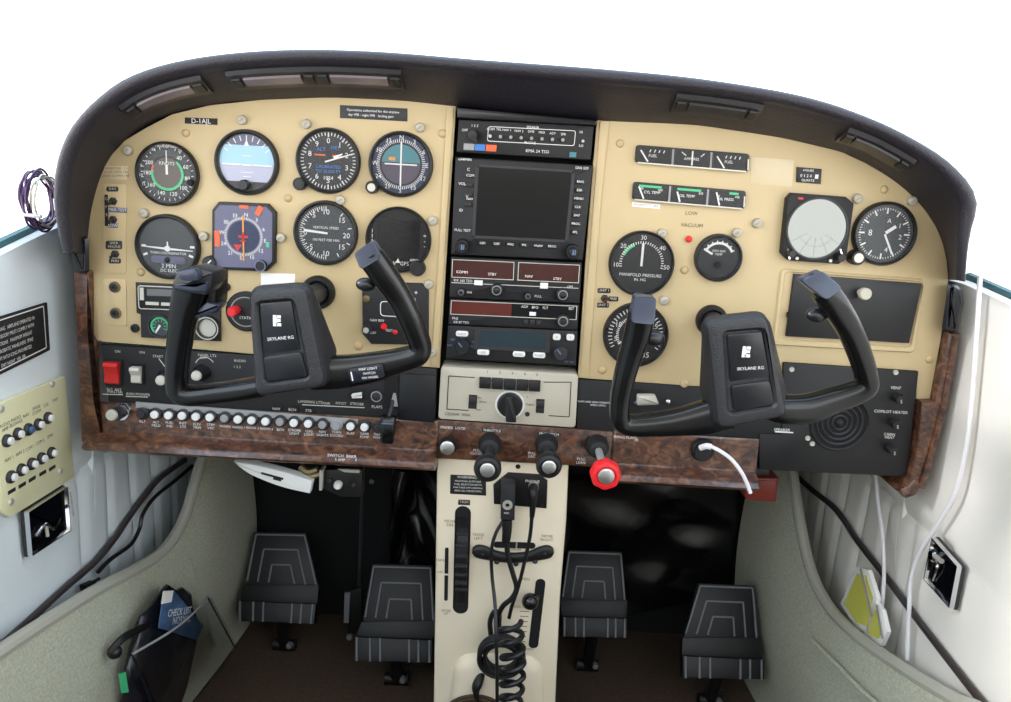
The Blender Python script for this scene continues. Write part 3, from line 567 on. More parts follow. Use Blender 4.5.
def m1(t, at, s, pl):
    mb = MB()
    for k0 in (0, .667):
        for j in range(4): mb.bar(at(k0+.13+.04*j, .2), at(k0+.12+.04*j, .36), .9*s, .0049, .0051)
        mb.text('FUEL', at(k0+.15, .55), 3*s, .005)
    mb.bar(at(.4, .2), at(.44, .38), .9*s, .0049, .0051).bar(at(.6, .2), at(.57, .38), .9*s, .0049, .0051).text('AMPERES', at(.49, .55), 2.8*s, .005); mb.obj('dial_markings', white, t, flatshade=True)
    for a, b in (((.04, .28), (.11, .9)), ((.495, .1), (.495, .9)), ((.71, .28), (.78, .9))): MB().bar(at(*a), at(*b), 1.5*s, .0052, .0056).obj('needle', white, t)
def m2(t, at, s, pl):
    for a, b in ((.05, .25), (.39, .6), (.85, .93)): MB().bar(at(a, .2), at(b, .2), 2.2*s, .0049, .0052).obj('green_band', grn, t)
    MB().text('CYL TEMP', at(.17, .52), 2.8*s, .005).text('OIL TEMP', at(.48, .55), 2.8*s, .005).text('OIL PRESS', at(.82, .55), 2.8*s, .005).text('100', at(.07, .35), 2.4*s, .005).text('460', at(.24, .35), 2.4*s, .005).text('245', at(.6, .35), 2.4*s, .005).text('0', at(.76, .4), 2.4*s, .005).text('100', at(.92, .38), 2.4*s, .005).obj('dial_markings', white, t, flatshade=True)
    for a, b in (((.05, .25), (.1, .9)), ((.39, .35), (.42, .9)), ((.735, .2), (.77, .92))): MB().bar(at(*a), at(*b), 1.5*s, .0052, .0056).obj('needle', white, t)
strip('upper long three-part gauge strip reading fuel and amperes', [(636, 144.8), (749, 154), (748, 172), (634.5, 162.5)], m1)
strip('lower long three-part gauge strip with short green bands', [(633, 181.5), (745.5, 191), (744, 209), (631.5, 199.3)], m2)
plaque('white_tape_label', 'small white label stuck under the lower gauge strip', [(632, 202), (660, 204.5), (660, 209), (632, 206.5)], paperw, [('ALARM CYL 460', 646, 205.4, 2.6)], grey)
put_text(RR, RPL, [('LOW', 691.5, 213.5, 4), ('VACUUM', 692, 225.5, 4)], brink)
pl = PAN.at(688.5, 239); s = pl.sc(688, 239); t = T('warning_lamp', 'small glowing red warning lamp between the two round gauges', 'lamp', pl); MB().ring((0, 0), 3.4*s, 4.6*s, 0, .0016, 16).obj('lamp_ring', tan, t); MB().sphere((0, 0, .001), 3.6*s, sq=(1, 1, .8)).obj('lens', redk, t)
t, pl, R = dial('manifold_pressure_gauge', 'round dark gauge with an upright white needle and green arc, below the gauge strips', 641.3, 263.3, 33.4, face, rim=.08)
MB().arc((0, 0), R*.56, R*.67, -68, -25, .0034).obj('green_arc', grn, t, flatshade=True)
MB().ticks((0, 0), R*.6, R*.68, -100, 100, 31, R*.025, .0036).nums((0, 0), R*.78, [('10', -96), ('20', -50), ('30', 0), ('40', 50), ('50', 96)], R*.14, .0036).text('MANIFOLD PRESSURE', (0, -R*.36), R*.1, .0036).text('IN. HG', (0, -R*.5), R*.09, .0036).obj('dial_markings', white, t, flatshade=True)
needle(t, 0, -R*.08, R*.62, R*.07)
t, pl, R = dial('temperature_gauge', 'smaller round gauge with a short white scale and black centre, beside the red lamp', 718.5, 257.5, 24.4, navy, rim=.14)
MB().cyl((0, 0), R*.845, .003, .0033, 40).obj('inner_face', face, t); MB().arc((0, 0), R*.56, R*.66, -62, 62, .0036).ticks((0, 0), R*.56, R*.72, -62, 62, 8, R*.05, .0037).text('EXH GAS', (0, R*.28), R*.10, .0036).text('TEMP', (0, R*.14), R*.10, .0036).obj('dial_markings', white, t, flatshade=True)
needle(t, -62, R*.3, R*.72, R*.09); knob(t, (0, -R*.3), R*.14, .004, flat, w=.003)
t, pl, R = dial('tachometer', 'black tachometer dial overlapped by the copilot yoke grip', 635.5, 335, 33, face, rim=.06)
MB().ticks((0, 0), R*.72, R*.84, -120, 120, 31, R*.03, .0034).ticks((0, 0), R*.52, R*.6, -120, 30, 26, R*.03, .0034).nums((0, 0), R*.62, [('5', -105), ('10', -62), ('15', -22), ('20', 20), ('25', 62), ('30', 105)], R*.17, .0034).text('35', (R*.36, -R*.62), R*.18, .0034).text('RPM', (0, -R*.3), R*.12, .0034).obj('dial_markings', white, t, flatshade=True); needle(t, -120, 0, R*.6, R*.06)
# tape patch, hour meter
plaque('tape_patch', 'pale rectangular tape patch beside the upper gauge strip', [(751, 157), (794, 160), (792, 187), (750, 184)], tape, th=.0003)
pl = PAN.at(807.5, 175.5); s = pl.sc(807, 175); t = T('hour_meter', 'small black hour meter with a row of white digits', 'meter', pl); c = pl.q
MB().prism(pl.qs([(796.5, 167), (821, 169), (820, 184), (796, 182)]), 0, .003, .0006).obj('case', blk, t)
for k in range(5): MB().box(c(800.5+3.8*k, 175.6+.25*k), (3.1*s, 4*s), .003, .0034).obj('digit_wheel', white if k == 4 else dgrey, t)
put_text(t, pl, [('0 1 2 4', 806, 175.9, 3), ('HOURS', 808.5, 170.5, 2.4), ('QUARTZ', 808, 180.5, 2.4)], white, .0036)
# weather scope
Q0 = [(789.5, 192.5), (842, 196.5), (850, 203), (842.5, 258), (835, 263), (786, 259.5), (779, 252), (784.5, 198)]
pl = PAN.at(813, 228); s = pl.sc(813, 228); t = T('weather_scope', 'square black instrument with a bright reflective round screen', 'instrument', pl); c = pl.q
MB().prism(pl.qs(Q0), 0, .012, .0015).obj('case', blk2, t); R = 29*s
MB().ring((0, 0), R, R*1.06, .012, .014, 44).obj('screen_rim', dgrey, t); MB().cyl((0, 0), R, .012, .0126, 44).obj('round_screen', scope, t)
MB().arc((0, 0), R*.97, R*.985, 110, 250, .0128).arc((0, 0), R*.6, R*.61, 110, 250, .0128).ticks((0, 0), R*.3, R*.95, 120, 240, 5, R*.012, .0128).obj('screen_marking', grey, t, flatshade=True)
MB().box(c(797, 198), (5*s, 2*s), .012, .0126).obj('red_mark', red, t); knob(t, c(786.5, 252), 3.6*s, .01, dgrey, None, .012); knob(t, c(834, 256), 4*s, .012, blk, None, .012)
for a, b in ((793, 257), (826, 259.5)): MB().cyl(c(a, b), 1.6*s, .012, .0145, 10).obj('push_button', silk, t)
MB().bar(c(786, 258), c(784, 248), 1.6*s, .012, .013).bar(c(836, 248), c(839, 258), 1.4*s, .012, .013).obj('chrome_marking', chrome, t)
# second altimeter
t, pl, R = dial('clock_altimeter', 'grey blue altimeter with two white hands, nearest the curved end of the copilot side', 885.3, 233.3, 32.6, faceg, rim=.1)
MB().cyl((0, 0), R*.9, .003, .0033, 40).obj('blue_face', faceg, t)
MB().ticks((0, 0), R*.62, R*.8, 0, 330, 12, R*.05, .0036).ticks((0, 0), R*.74, R*.8, 0, 354, 60, R*.02, .0036).text('8', (-R*.44, 0), R*.2, .0036).text('A', (R*.1, R*.4), R*.14, .0036).nums((0, 0), R*.52, [('1', 60), ('2', 100), ('4', 165)], R*.16, .0036).obj('dial_markings', white, t, flatshade=True)
needle(t, 52, R*.04, R*.4, R*.1); needle(t, 152, R*.02, R*.7, R*.06); knob(t, (-R*.8, -R*.78), R*.24, .014, blk, silk)
# glove box
pl = PAN.at(850, 310); s = pl.sc(850, 310); t = T('glove_box', 'dark glove box door with a pale pull knob in a raised beige surround', 'glove box', pl)
o1 = rpoly(pl.qs([(780, 268), (924, 278.5), (914, 353), (771, 345)]), .007); o2 = rpoly(pl.qs([(785, 272), (921.5, 282), (909, 346.5), (777, 338.5)]), .005); n = len(o1)
MB().loft([[(x, y, .0002) for x, y in o1], [(x, y, .003) for x, y in inset(o1, .0018)], [(x, y, .003) for x, y in inset(o2, -.0014)], [(x, y, .0004) for x, y in o2]], cap=False).obj('surround', beige, t)
MB().poly(o2, .0003).obj('recess', beige, t)
d = MB().prism(pl.qs([(793, 273.5), (920, 283.2), (907.5, 342.5), (785, 335.5)]), .0004, .005, .001).obj('door', blk, t)
MB().lathe([(3.4*s, .005), (3.4*s, .012), (5.8*s, .014), (6*s, .020), (5*s, .0215)], pl.q(858.5, 291.5), 18).obj('pull_knob', cream, d); MB().box(pl.q(787, 314), (2.5*s, 5*s), .002, .008).obj('latch', flat, d)
# ================================================================ lower panels
pl = PAN.at(265, 388); s = pl.sc(265, 388); t = T('switch_console', 'long black switch sheet below the flight dials with a red rocker', 'switch panel', pl); c = pl.q; SW = .003
MB().prism(pl.qs([(101.5, 344.5), (170, 349), (300, 358.5), (437, 368.5), (435.5, 424), (360, 420), (250, 411), (110, 403.5)]), -.004, SW, .0006).obj('sheet', blk2, t)
put_text(t, pl, [('MASTER', 115, 392, 3), ('AVN POWER', 138, 394.5, 3), ('ALT  BAT', 114, 389.5, 2.6), ('ON', 117.5, 351.5, 2.6), ('ON', 142, 352.5, 2.6), ('START', 158, 356.5, 2.6), ('OFF', 203, 358, 2.6), ('PANEL LTS', 207, 355.5, 2.8), ('BRT', 203.5, 366.5, 2.4), ('RADIO', 240, 361, 2.8), ('1 2 3', 237, 367, 2.6), ('LANDING LTS', 310, 402, 2.8), ('TAXI', 326, 403.5, 2.6), ('PITOT', 341, 403.5, 2.8), ('STROBE', 357, 404, 2.8), ('FLAPS', 377, 407, 3)], ivory, SW+.0002)
MB().bar(c(303, 404), c(365, 407), .8*s, SW, SW+.0002).bar(c(104, 393.5), c(124, 394), .7*s, SW, SW+.0002).bar(c(127, 395.5), c(149, 396.5), .7*s, SW, SW+.0002).bar(c(160, 358), c(166, 366), .8*s, SW, SW+.0002).arc(c(206, 366), 9*s, 9.8*s, -70, 60, SW+.0002).obj('line_marking', ivory, t, flatshade=True)
def rocker(parent, poly, m, frame):
    o = MB().prism(inset(pl.qs(poly), -.0022), SW, SW+.003, .0008).obj('rocker_frame', frame, parent)
    a, b, d, e = pl.qs(poly); mid = lambda p, q, f: (p[0]*(1-f)+q[0]*f, p[1]*(1-f)+q[1]*f); R = []
    for f, w in ((0, .011), (.15, .012), (.5, .0065), (.9, .0065), (1, .004)):
        l, r = mid(a, e, f), mid(b, d, f); R.append([(l[0], l[1], SW), (r[0], r[1], SW), (r[0], r[1], SW+w), (l[0], l[1], SW+w)])
    MB().loft(R).obj('rocker', m, o)
rocker(t, [(108.5, 360), (122.5, 361), (122, 383), (108, 382)], red, flat); rocker(t, [(134.5, 365), (144, 365.5), (144, 382), (134.5, 381.5)], ivory, flat)
rocker(t, [(353.5, 392), (363, 390.5), (363, 396.5), (353.5, 396.5)], white, flat)
for a, b, m in ((168, 376, ivory), (203, 371.5, ivory)):
    o = MB().lathe([(8*s, SW), (8*s, SW+.006), (6.4*s, SW+.009), (5.6*s, SW+.016), (4.8*s, SW+.017)], c(a, b), 20).obj('rotary_knob', blk, t); MB().lathe([(5*s, SW+.017), (4.4*s, SW+.020), (3*s, SW+.021)], c(a, b), 18).obj('knob_cap', m, o)
o = MB().lathe([(6*s, SW), (5.6*s, SW+.005), (4.4*s, SW+.006)], c(377.5, 394.5), 18).obj('key_switch', dgrey, t); MB().ring(c(377.5, 394.5), 4.6*s, 5.4*s, SW+.006, SW+.0065, 18).obj('pale_ring', grey, o)
for k in range(3): o = MB().prism(rpoly(pl.qs([(272+16*k, 405+.9*k), (283+16*k, 405.6+.9*k), (283+16*k, 410.4+.9*k), (272+16*k, 409.8+.9*k)]), .002), SW, SW+.002, .0005).obj('rocker_label', flat, t); MB().text(('NAV', 'BCN', 'STB')[k], c(277.5+16*k, 407.7+.9*k), 2.8*s, SW+.0022).obj('lettering', ivory, o, flatshade=True)
# gear lever
pl = PAN.at(392, 415); s = pl.sc(392, 415); c = pl.q; t = T('landing_gear_lever', 'black landing gear lever with a wide hanging handle, between switch sheet and plain cover', 'lever', pl)
MB().prism(pl.qs([(385, 375), (398.5, 376), (398, 408), (385, 407)]), .003, .0042).obj('slot_plate', flat, t); MB().tube([(*c(393.5, 398), .004), (*c(393, 405), .014), (*c(391.5, 412), .022)], .0022).obj('stem', dgrey, t)
MB().prism(pl.qs([(394, 392), (396.5, 392), (398.5, 405), (391, 404.5)]), .0042, .007).obj('pale_wedge', grey, t)
MB().sweep([(*c(391.5, 410.5), .022, .0088, .005), (*c(391.2, 416), .024, .0088, .0068), (*c(390.6, 426), .024, .0084, .0068), (*c(390, 436), .022, .0078, .0055)], 20, 4).obj('handle', yoke, t)
MB().bar(c(385.5, 415.5), c(397, 416), .8*s, .031, .0316).obj('pale_marking', bluec2, t)
pl = PAN.at(417, 395); TM('blanking_cover', 'plain dark cover plate beside the cream autopilot controller', 'cover', MB().prism(pl.qs([(401, 372), (436.5, 374.5), (435, 422.5), (398.5, 418)]), .003, .006, .001), yokep, pl)
pl = PAN.at(596, 404); t = T('blank_panel', 'black sheet with two printed white lines next to the autopilot controller', 'panel', pl); MB().prism(pl.qs([(578.5, 379), (690, 386), (783, 391), (780, 441), (758, 440), (612, 437), (576.5, 431)]), -.004, .002, .0006).obj('sheet', blk2, t)
put_text(t, pl, [('FLAPS AND GEAR OPERATING', 595.5, 402.3, 1.9), ('SPEED LIMITS', 598, 405.4, 1.9)], white, .0022)
pl = PAN.at(645, 396); s = pl.sc(645, 396); c = pl.q; t = T('flap_lever', 'flap switch with a pale grey paddle handle, seen through the copilot yoke loop', 'lever', pl)
MB().prism(pl.qs([(630, 388), (640, 389), (639, 434), (628, 433)]), .002, .003).obj('slot_plate', flat, t); MB().tube([(*c(635, 402), .003), (*c(637, 399), .012), (*c(641, 396), .02)], .002).obj('stem', bluec2, t)
MB().prism(rpoly(pl.qs([(634.5, 389.5), (652, 389.5), (655.5, 398.5), (634, 399.5)]), .002), .018, .027, .002).obj('paddle', silk, t); MB().sphere((*c(667, 400), .006), 3*s).obj('lamp', chrome, t)
# speaker / heater panel
pl = PAN.at(835, 420); s = pl.sc(835, 420); c = pl.q; t = T('speaker_panel', 'black lower sheet with a round concentric speaker grille and three small knobs', 'panel', pl)
MB().prism(pl.qs([(783, 362), (917, 371), (905.5, 475.5), (758.5, 468.5), (758.5, 433), (781, 433)]), -.02, .004, .0008).obj('sheet', blk, t)
for r0, r1, h in ((26.5, 29, .003), (21, 23, .0024), (16, 18, .0024), (11, 13, .0024), (6, 8, .0024)): MB().lathe([(r0*s, .004), (r0*s, .004+h*.6), ((r0+r1)/2*s, .004+h), (r1*s, .004+h*.6), (r1*s, .004)], c(838, 421.5), 44, False).obj('grille_ring', dgrey if r0 < 26 else blk2, t)
MB().cyl(c(838, 421.5), 26.5*s, .004, .0044, 44).obj('speaker_cloth', flat, t); MB().sphere((*c(838, 421.5), .004), 4*s).obj('speaker_dome', blk2, t)
for a, b in ((895, 396), (891.5, 421), (888.5, 447)): o = knob(t, c(a, b), 4.6*s, .012, blk2, None, .004); MB().bar(c(a, b), (c(a, b)[0]+.8*s, c(a, b)[1]-3.6*s), 1.3*s, .016, .0166).obj('pointer_line', grey, o)
put_text(t, pl, [('VENT', 896, 388, 3), ('COPILOT HEATER', 891, 412, 3), ('CABIN', 889.5, 434.5, 2.8), ('HEAT', 889.5, 437.5, 2.8), ('SPEAKER', 782, 430, 3)], white, .0042)
for a, b in ((894, 371.5), (790.5, 368.5), (806.5, 437), (811, 442.5)): MB().lathe([(2.6*s, .004), (2.2*s, .006), (.8*s, .0056)], c(a, b), 12).obj('screw', silk, t)
TM('strip_label', 'thin pale label line on the black speaker sheet beside the grille', 'label', MB().bar(c(774, 430.5), c(792, 431.5), 1.2*s, .0042, .0046), white, pl)
lensm = mat('eyebrow lens', (112, 102, 106), .25)
# ================================================================ glareshield
GI = [(86, 254), (88, 232), (90.5, 212), (97.5, 184), (108, 160), (123, 141), (144, 125.5), (172, 113), (212, 104), (262, 99.5), (330, 97.5), (400, 100.5), (458, 106.5), (530, 114), (600, 120.5), (700, 125.5), (780, 137.5), (840, 151.5), (866, 163), (890, 177.5), (909, 192.5), (925, 209.5), (936, 226), (943, 243), (948, 262), (949, 280)]
GO = [(68, 252), (62, 228), (58, 200), (59.5, 170), (67, 143), (80, 120), (100, 99), (128, 79), (170, 64), (230, 54), (300, 50), (380, 52), (480, 60), (600, 69), (700, 79), (800, 96), (870, 119), (925, 147), (955, 170), (972, 194), (972, 212), (966, 232), (962, 255), (960, 280)]
def resample(P, n):
    P = cat([(float(a), float(b)) for a, b in P], 8); L = [0]
    for i in range(1, len(P)): L.append(L[-1]+math.hypot(P[i][0]-P[i-1][0], P[i][1]-P[i-1][1]))
    out = []; j = 0
    for k in range(n):
        d = L[-1]*k/(n-1)
        while j < len(P)-2 and L[j+1] < d: j += 1
        f = (d-L[j])/max(1e-9, L[j+1]-L[j]); out.append((P[j][0]*(1-f)+P[j+1][0]*f, P[j][1]*(1-f)+P[j+1][1]*f))
    return out
NS = 90; gi, go = resample(GI, NS), resample(GO, NS); LIP = .075
def under(s, f):
    """a point of the glareshield's underside: s station 0..1, f 0 at the panel .. 1 at the lip; and its inward side"""
    x = s*(NS-1); i = min(NS-2, int(x)); t = x-i
    I = V(PAN.q(*gi[i], .001))*(1-t)+V(PAN.q(*gi[i+1], .001))*t; m = .70
    def oi(k): return (gi[k][0]*(1-m)+go[k][0]*m, gi[k][1]*(1-m)+go[k][1]*m)
    O = V(PAN.q(*oi(i), LIP))*(1-t)+V(PAN.q(*oi(i+1), LIP))*t
    p = I*(1-f)+O*f; return V((p.x, p.y, .001+(LIP-.001)*f))
rings = []
for i in range(NS):
    I = V(PAN.q(*gi[i], .001)); O = V(PAN.q(*go[i], LIP-.005)); Oi = under(i/(NS-1), 1); d = (O-V((Oi.x, Oi.y))); n = d.normalized(); h = d.length
    R = [(I.x, I.y, -.004), (I.x, I.y, .001)]+[tuple(under(i/(NS-1), f)) for f in (.25, .5, .75, .93)]
    for a in range(0, 181, 20):
        t = math.radians(a); e = -math.cos(t)
        R.append((Oi.x+d.x*(.5+.5*e), Oi.y+d.y*(.5+.5*e), LIP-.002+.012*math.sin(t)))
    def mixq(k, w): return PAN.q(go[i][0]*(1-k)+gi[i][0]*k, go[i][1]*(1-k)+gi[i][1]*k, w)
    a, b, c_ = mixq(.06, .035), mixq(.12, 0), mixq(.16, -.03); o0 = V(c_)-I; o0 = V((o0.x, o0.y)).normalized()
    R += [(*a, .035), (*b, 0), (*c_, -.03), (c_[0], c_[1], -.12), (c_[0]-o0.x*.03, c_[1]-o0.y*.03, -.495), (c_[0]-o0.x*.045, c_[1]-o0.y*.045, -.495), (I.x+o0.x*.004, I.y+o0.y*.004, -.03)]
    rings.append(R)
pl = PAN; t = T('glareshield', 'dark padded vinyl hood curving over the whole instrument panel', 'glareshield', Plane((0, 0, Z0+.25), (1, 0, 0), (0, 0, 1)))
off = V((0, .25)); rings = [[(x, y-.25, w) for x, y, w in R] for R in rings]
MB().loft(rings).obj('hood', dash, t, ang=50)
def upatch(s0, s1, f0, f1, h, ns=8):
    """a raised plate lying on the glareshield's underside"""
    lo, hi = [], []
    P = [[under(s0+(s1-s0)*i/ns, f) for f in (f0, f1)] for i in range(ns+1)]
    mb = MB(); A = []
    for a, b in P:
        tn = (P[1][0]-P[0][0]); 
        A.append((a, b))
    rings_ = []
    for i, (a, b) in enumerate(A):
        tan_ = (A[min(i+1, ns)][0]-A[max(i-1, 0)][0]).normalized(); nn = tan_.cross((b-a).normalized()).normalized()
        if nn.z < 0: nn = -nn
        c = .15*(b-a)
        rings_.append([tuple(a), tuple(b), tuple(b+nn*h-c*.4), tuple(a+nn*h+c*.4)])
    mb.loft(rings_); return mb
def s_of(px_): 
    return min(range(NS), key=lambda i: abs(.5*(gi[i][0]+go[i][0])-px_)+(1e3 if (gi[i][1] > 230) else 0))/(NS-1)
for lab, a, b, m in (('eyebrow light nearest the pilot side window, slanted with a pale lens', 124, 205, lensm), ('eyebrow light with pale lens, second from the pilot side under the glareshield', 227, 316, lensm), ('eyebrow light with pale lens, just above the wide grey printed placard', 322, 408, lensm),
                     ('long dark eyebrow light above the fuel gauge strips', 670, 762, dashp), ('dark eyebrow light on the curve above the grey blue altimeter', 846, 915, dashp)):
    s0, s1 = s_of(a), s_of(b); o = under((s0+s1)/2, .6); p = Plane(PAN.wp(*o), (1, 0, 0), (0, 0, 1)); t = T('eyebrow_light', lab, 'light', p)
    def loc(mb): mb.v = [(x-o.x, y-o.y, w-o.z) for x, y, w in mb.v]; return mb
    loc(upatch(s0, s1, .42, .93, .004)).obj('housing', dashp, t)
    d = s1-s0; loc(upatch(s0+d*.17, s1-d*.17, .60, .82, .0065)).obj('lens', m, t)
    for e in (.03, .87): loc(upatch(s0+d*e, s0+d*(e+.1), .55, .82, .006, 3)).obj('clip', blk, t)
for lab, P_ in (('dark smooth block joining glareshield and wood column beside the wire loop', [(66, 236), (87.5, 237), (88, 273.5), (76, 273.5), (69, 256)]), ('dark smooth block joining glareshield and wood column beside the white door cable', [(949, 283), (961, 287), (964, 303), (957, 332), (943, 331), (947, 300)])):
    cx = sum(a for a, b in P_)/len(P_); cy = sum(b for a, b in P_)/len(P_); p = PAN.at(cx, cy); t = T('end_block', lab, 'trim block', p); Q = rpoly(p.qs(P_, .022), .004, 2); Q0 = rpoly(p.qs(P_, .001), .004, 2)
    MB().loft([[(x, y, .001) for x, y in Q0], [(x, y, .019) for x, y in Q], [(x, y, .022) for x, y in inset(Q, .003)]]).obj('block', dashp, t); MB().prism(inset(Q, .005), .022, .0235, .001).obj('face_plate', dashp, t)
# ================================================================ wood trim
def rail(u0, u1, prof, ends=1):
    """prof: (v, w) section swept across u"""
    R = []
    for k, u in enumerate((u0, u0+.002, u1-.002, u1)):
        s = .0015 if k in (0, 3) else 0
        R.append([(u, v, w-(s if w > 0 else 0)) for v, w in prof])
    return MB().loft(R)
def zv(a, b): return PAN.q(a, b)[1]
pl = PAN.at(265, 445); t = T('wood_lower_rail', 'burl wood breaker rail under the black switch sheet with a rounded lower lip', 'wood trim', pl)
o = pl.q(0, 0); Lv = lambda a, b, w=0: pl.q(a, b, w)[1]; u0, u1 = pl.q(85, 430, .02)[0], pl.q(436, 450, .02)[0]
vt, vg, vb = Lv(265, 410), Lv(265, 441), Lv(265, 463, .028)
prof = [(vg, -.03), (vg, .0034), (vt, .0034), (vt, .0042), (vt-.002, .006), (vg+.004, .008), (vg, .012), (vg-.003, .022), (vg-.006, .028), ((vg+vb)/2-.002, .032), (vb+.004, .030), (vb, .022), (vb-.002, .004), (vb-.002, -.03)]
rail(u0, u1, prof).obj('rail', woodm, t)
MB().prism(rpoly(pl.qs([(75.5, 271), (92, 270), (92.5, 335), (97.5, 344), (98.5, 402), (106, 430), (110, 452), (90, 450), (83.5, 440), (79, 340)], .004), .003, 2), .0006, .010, .003).obj('column', woodm, t)
MB().prism(pl.qs([(136, 402), (358, 419), (358, 424.5), (136, 407.5)], .006), .004, .0072, .0006).obj('grey_label_strip', grey, t)
put_text(t, pl, [('ALT', 142.5, 421.5, 2.8), ('ALT\nFIELD', 156, 424, 2.6), ('FUEL\nIND', 169.5, 424.5, 2.6), ('INST\nLTS', 183, 425, 2.6), ('ELEV\nTRIM', 197, 426, 2.6), ('STBY\nVAC', 211, 426.5, 2.6), ('WARN', 225, 426.5, 2.6), ('RADIO 1', 239, 427.5, 2.4), ('RADIO 2', 252.5, 428, 2.4), ('RADIO 3', 266.5, 429, 2.4), ('BCN', 280.5, 430, 2.6), ('STROBE\nLIGHT', 294.5, 432, 2.6), ('LDG\nLIGHT', 309, 433, 2.6), ('NAV\nLIGHTS', 322.5, 433.5, 2.6), ('TURN\nCOORD', 336.5, 434, 2.6), ('FLAP', 350.5, 433.5, 2.6), ('GEAR\nPUMP', 364.5, 435.5, 2.6), ('GEAR\nWARN', 378.5, 436, 2.6)], white, .0084)
put_text(t, pl, [('SWITCH  BRKR', 342, 456, 3), ('5 AMP', 340, 460, 2.6), ('5', 356, 460, 2.6)], white, .0325)
BK = [(142.6, 413.7, 1), (155.9, 413.8, 0), (169.7, 414.5, 0), (183.2, 415, 0), (196.9, 415.8, 0), (210.8, 416.5, 0), (225.3, 417.5, 2), (238.8, 418.6, 0), (252.4, 419.5, 0), (266.3, 420.6, 0), (280.6, 421, 2), (294.5, 422, 0), (308.8, 422.8, 0), (322.9, 424, 2), (336.6, 425, 3), (351, 425.5, 0), (365, 426.3, 0), (378.9, 427.3, 1)]
for a, b, k in BK:
    c = pl.q(a, b, .008); s = pl.sc(a, b); m = {0: white, 1: dgrey, 2: grey, 3: grey}[k]; r = 1.15 if k == 3 else 1
    o = MB().lathe([(6.2*s, .005), (6.2*s, .009), (5*s, .0105)], c, 18).obj('circuit_breaker', dgrey if k != 3 else grey, t, 'dark-topped circuit breaker' if k == 1 else None)
    MB().lathe([(3.9*s*r, .0105), (3.8*s*r, .0135), (3*s*r, .0145)], c, 16).obj('button', m, o)
pl = PAN.at(525, 446); t = T('wood_centre_rail', 'burl wood strip carrying the engine control knobs under the cream autopilot controller', 'wood trim', pl)
MB().prism(rpoly(pl.qs([(436.5, 419), (613, 431), (613, 470), (585, 465.5), (436, 457.5)]), .002, 2), -.003, .003, .001).obj('rail', woodm, t)
put_text(t, pl, [('PRIMER  LOCK', 453, 428, 2.8), ('PULL\nCLOSED', 477, 452, 2.6), ('PULL\nDEC', 532, 455, 2.6), ('PULL\nLEAN', 581, 461, 2.8)], white, .0034)
for a, b, tx, wd in ((492, 429.5, 'THROTTLE', 20), (549, 433, 'PROP PITCH', 23), (597, 436.5, 'MIXTURE', 20)):
    o = MB().prism(pl.qs([(a-wd/2, b-2), (a+wd/2, b-1), (a+wd/2, b+2.4), (a-wd/2, b+1.4)]), .003, .0036).obj('name_strip', ink, t); MB().text(tx, pl.q(a, b+.2), 2.6*pl.sc(a, b), .0038).obj('lettering', white, o, flatshade=True)
pl = PAN.at(688, 462); t = T('wood_lower_rail', 'burl wood rail with a charging socket, below the copilot yoke', 'wood trim', pl)
Lv = lambda a, b, w=0: pl.q(a, b, w)[1]; u0, u1 = pl.q(612.5, 460, .012)[0], pl.q(757.5, 470, .012)[0]; vt, vg, vb = Lv(688, 434), Lv(688, 468), Lv(688, 489, .028)
prof = [(vg, -.03), (vg, .0034), (vt, .0034), (vt, .0042), (vt-.002, .006), (vg+.004, .008), (vg, .012), (vg-.003, .022), (vg-.006, .026), ((vg+vb)/2-.002, .030), (vb+.004, .028), (vb, .022), (vb-.002, .004), (vb-.002, -.03)]
rail(u0, u1, prof).obj('rail', woodm, t); put_text(t, pl, [('WING FLAPS', 625, 437.5, 3), ('10', 636, 440, 3)], white, .0084)
pl = PAN.at(930, 410); t = T('wood_column', 'burl wood upright at the copilot door, hooked inward at its foot', 'wood trim', pl)
P_ = [(944, 331), (956, 332), (951, 362), (945, 385), (938, 415), (929, 450), (921, 478), (912, 492), (902, 495.5), (895, 489), (904, 478), (910, 455), (914, 425), (917, 399), (930, 399), (936, 365)]
MB().prism(pl.qs(P_), -.06, .012, .004).obj('column', woodm, t)
MB().sweep([(*x, .012, .004, .003) for x in pl.qs([(950, 334), (944, 372), (936, 412), (926, 452), (916, 484)])], 12).obj('rounded_edge', woodm, t)
MB().sweep([(*x, .010, .006, .004) for x in pl.qs([(897, 489), (905, 486), (913, 478)])], 12).obj('foot_lip', woodm, t)
# ================================================================ engine controls
def plunger(name, label, a, b, L, rk, km, capm, ribs=True):
    pl = PAN.at(a, b, .003); s = pl.sc(a, b); t = T(name, label, 'engine control', pl)
    MB().lathe([(11*s, 0), (11*s, .008), (9.6*s, .011), (8.6*s, .020), (5*s, .022), (4.4*s, .022)], (0, 0), 24).obj('bush_nut', blk2, t)
    MB().cyl((0, 0), 3.6*s, .018, L-.02, 16).obj('shaft', grey if km is redk else dgrey, t)
    pr = [(5*s, L-.026), (6*s, L-.02), (rk*s*.72, L-.016), (rk*s, L-.010), (rk*s*1.02, L-.002), (rk*s*.92, L+.002), (rk*s*.7, L+.003), (rk*s*.62, L+.001)]
    mb = MB(); seg = 48 if km is redk else 32; n = 8
    mb.loft([[(r*(1+(.03*math.cos(n*2*PI*k/seg) if km is redk and r > rk*s*.8 else 0))*math.cos(2*PI*k/seg), r*(1+(.03*math.cos(n*2*PI*k/seg) if km is redk and r > rk*s*.8 else 0))*math.sin(2*PI*k/seg), w) for k in range(seg)] for r, w in pr])
    o = mb.obj('knob', km, t); MB().lathe([(rk*s*.56, L+.001), (rk*s*.54, L+.0035), (rk*s*.44, L+.0042)], (0, 0), 24).obj('silver_cap', capm, o); return t
plunger('throttle_control', 'black throttle plunger knob with silver cap, on the wood strip nearest the trim wheel', 490, 443, .088, 12.2, blk, alu)
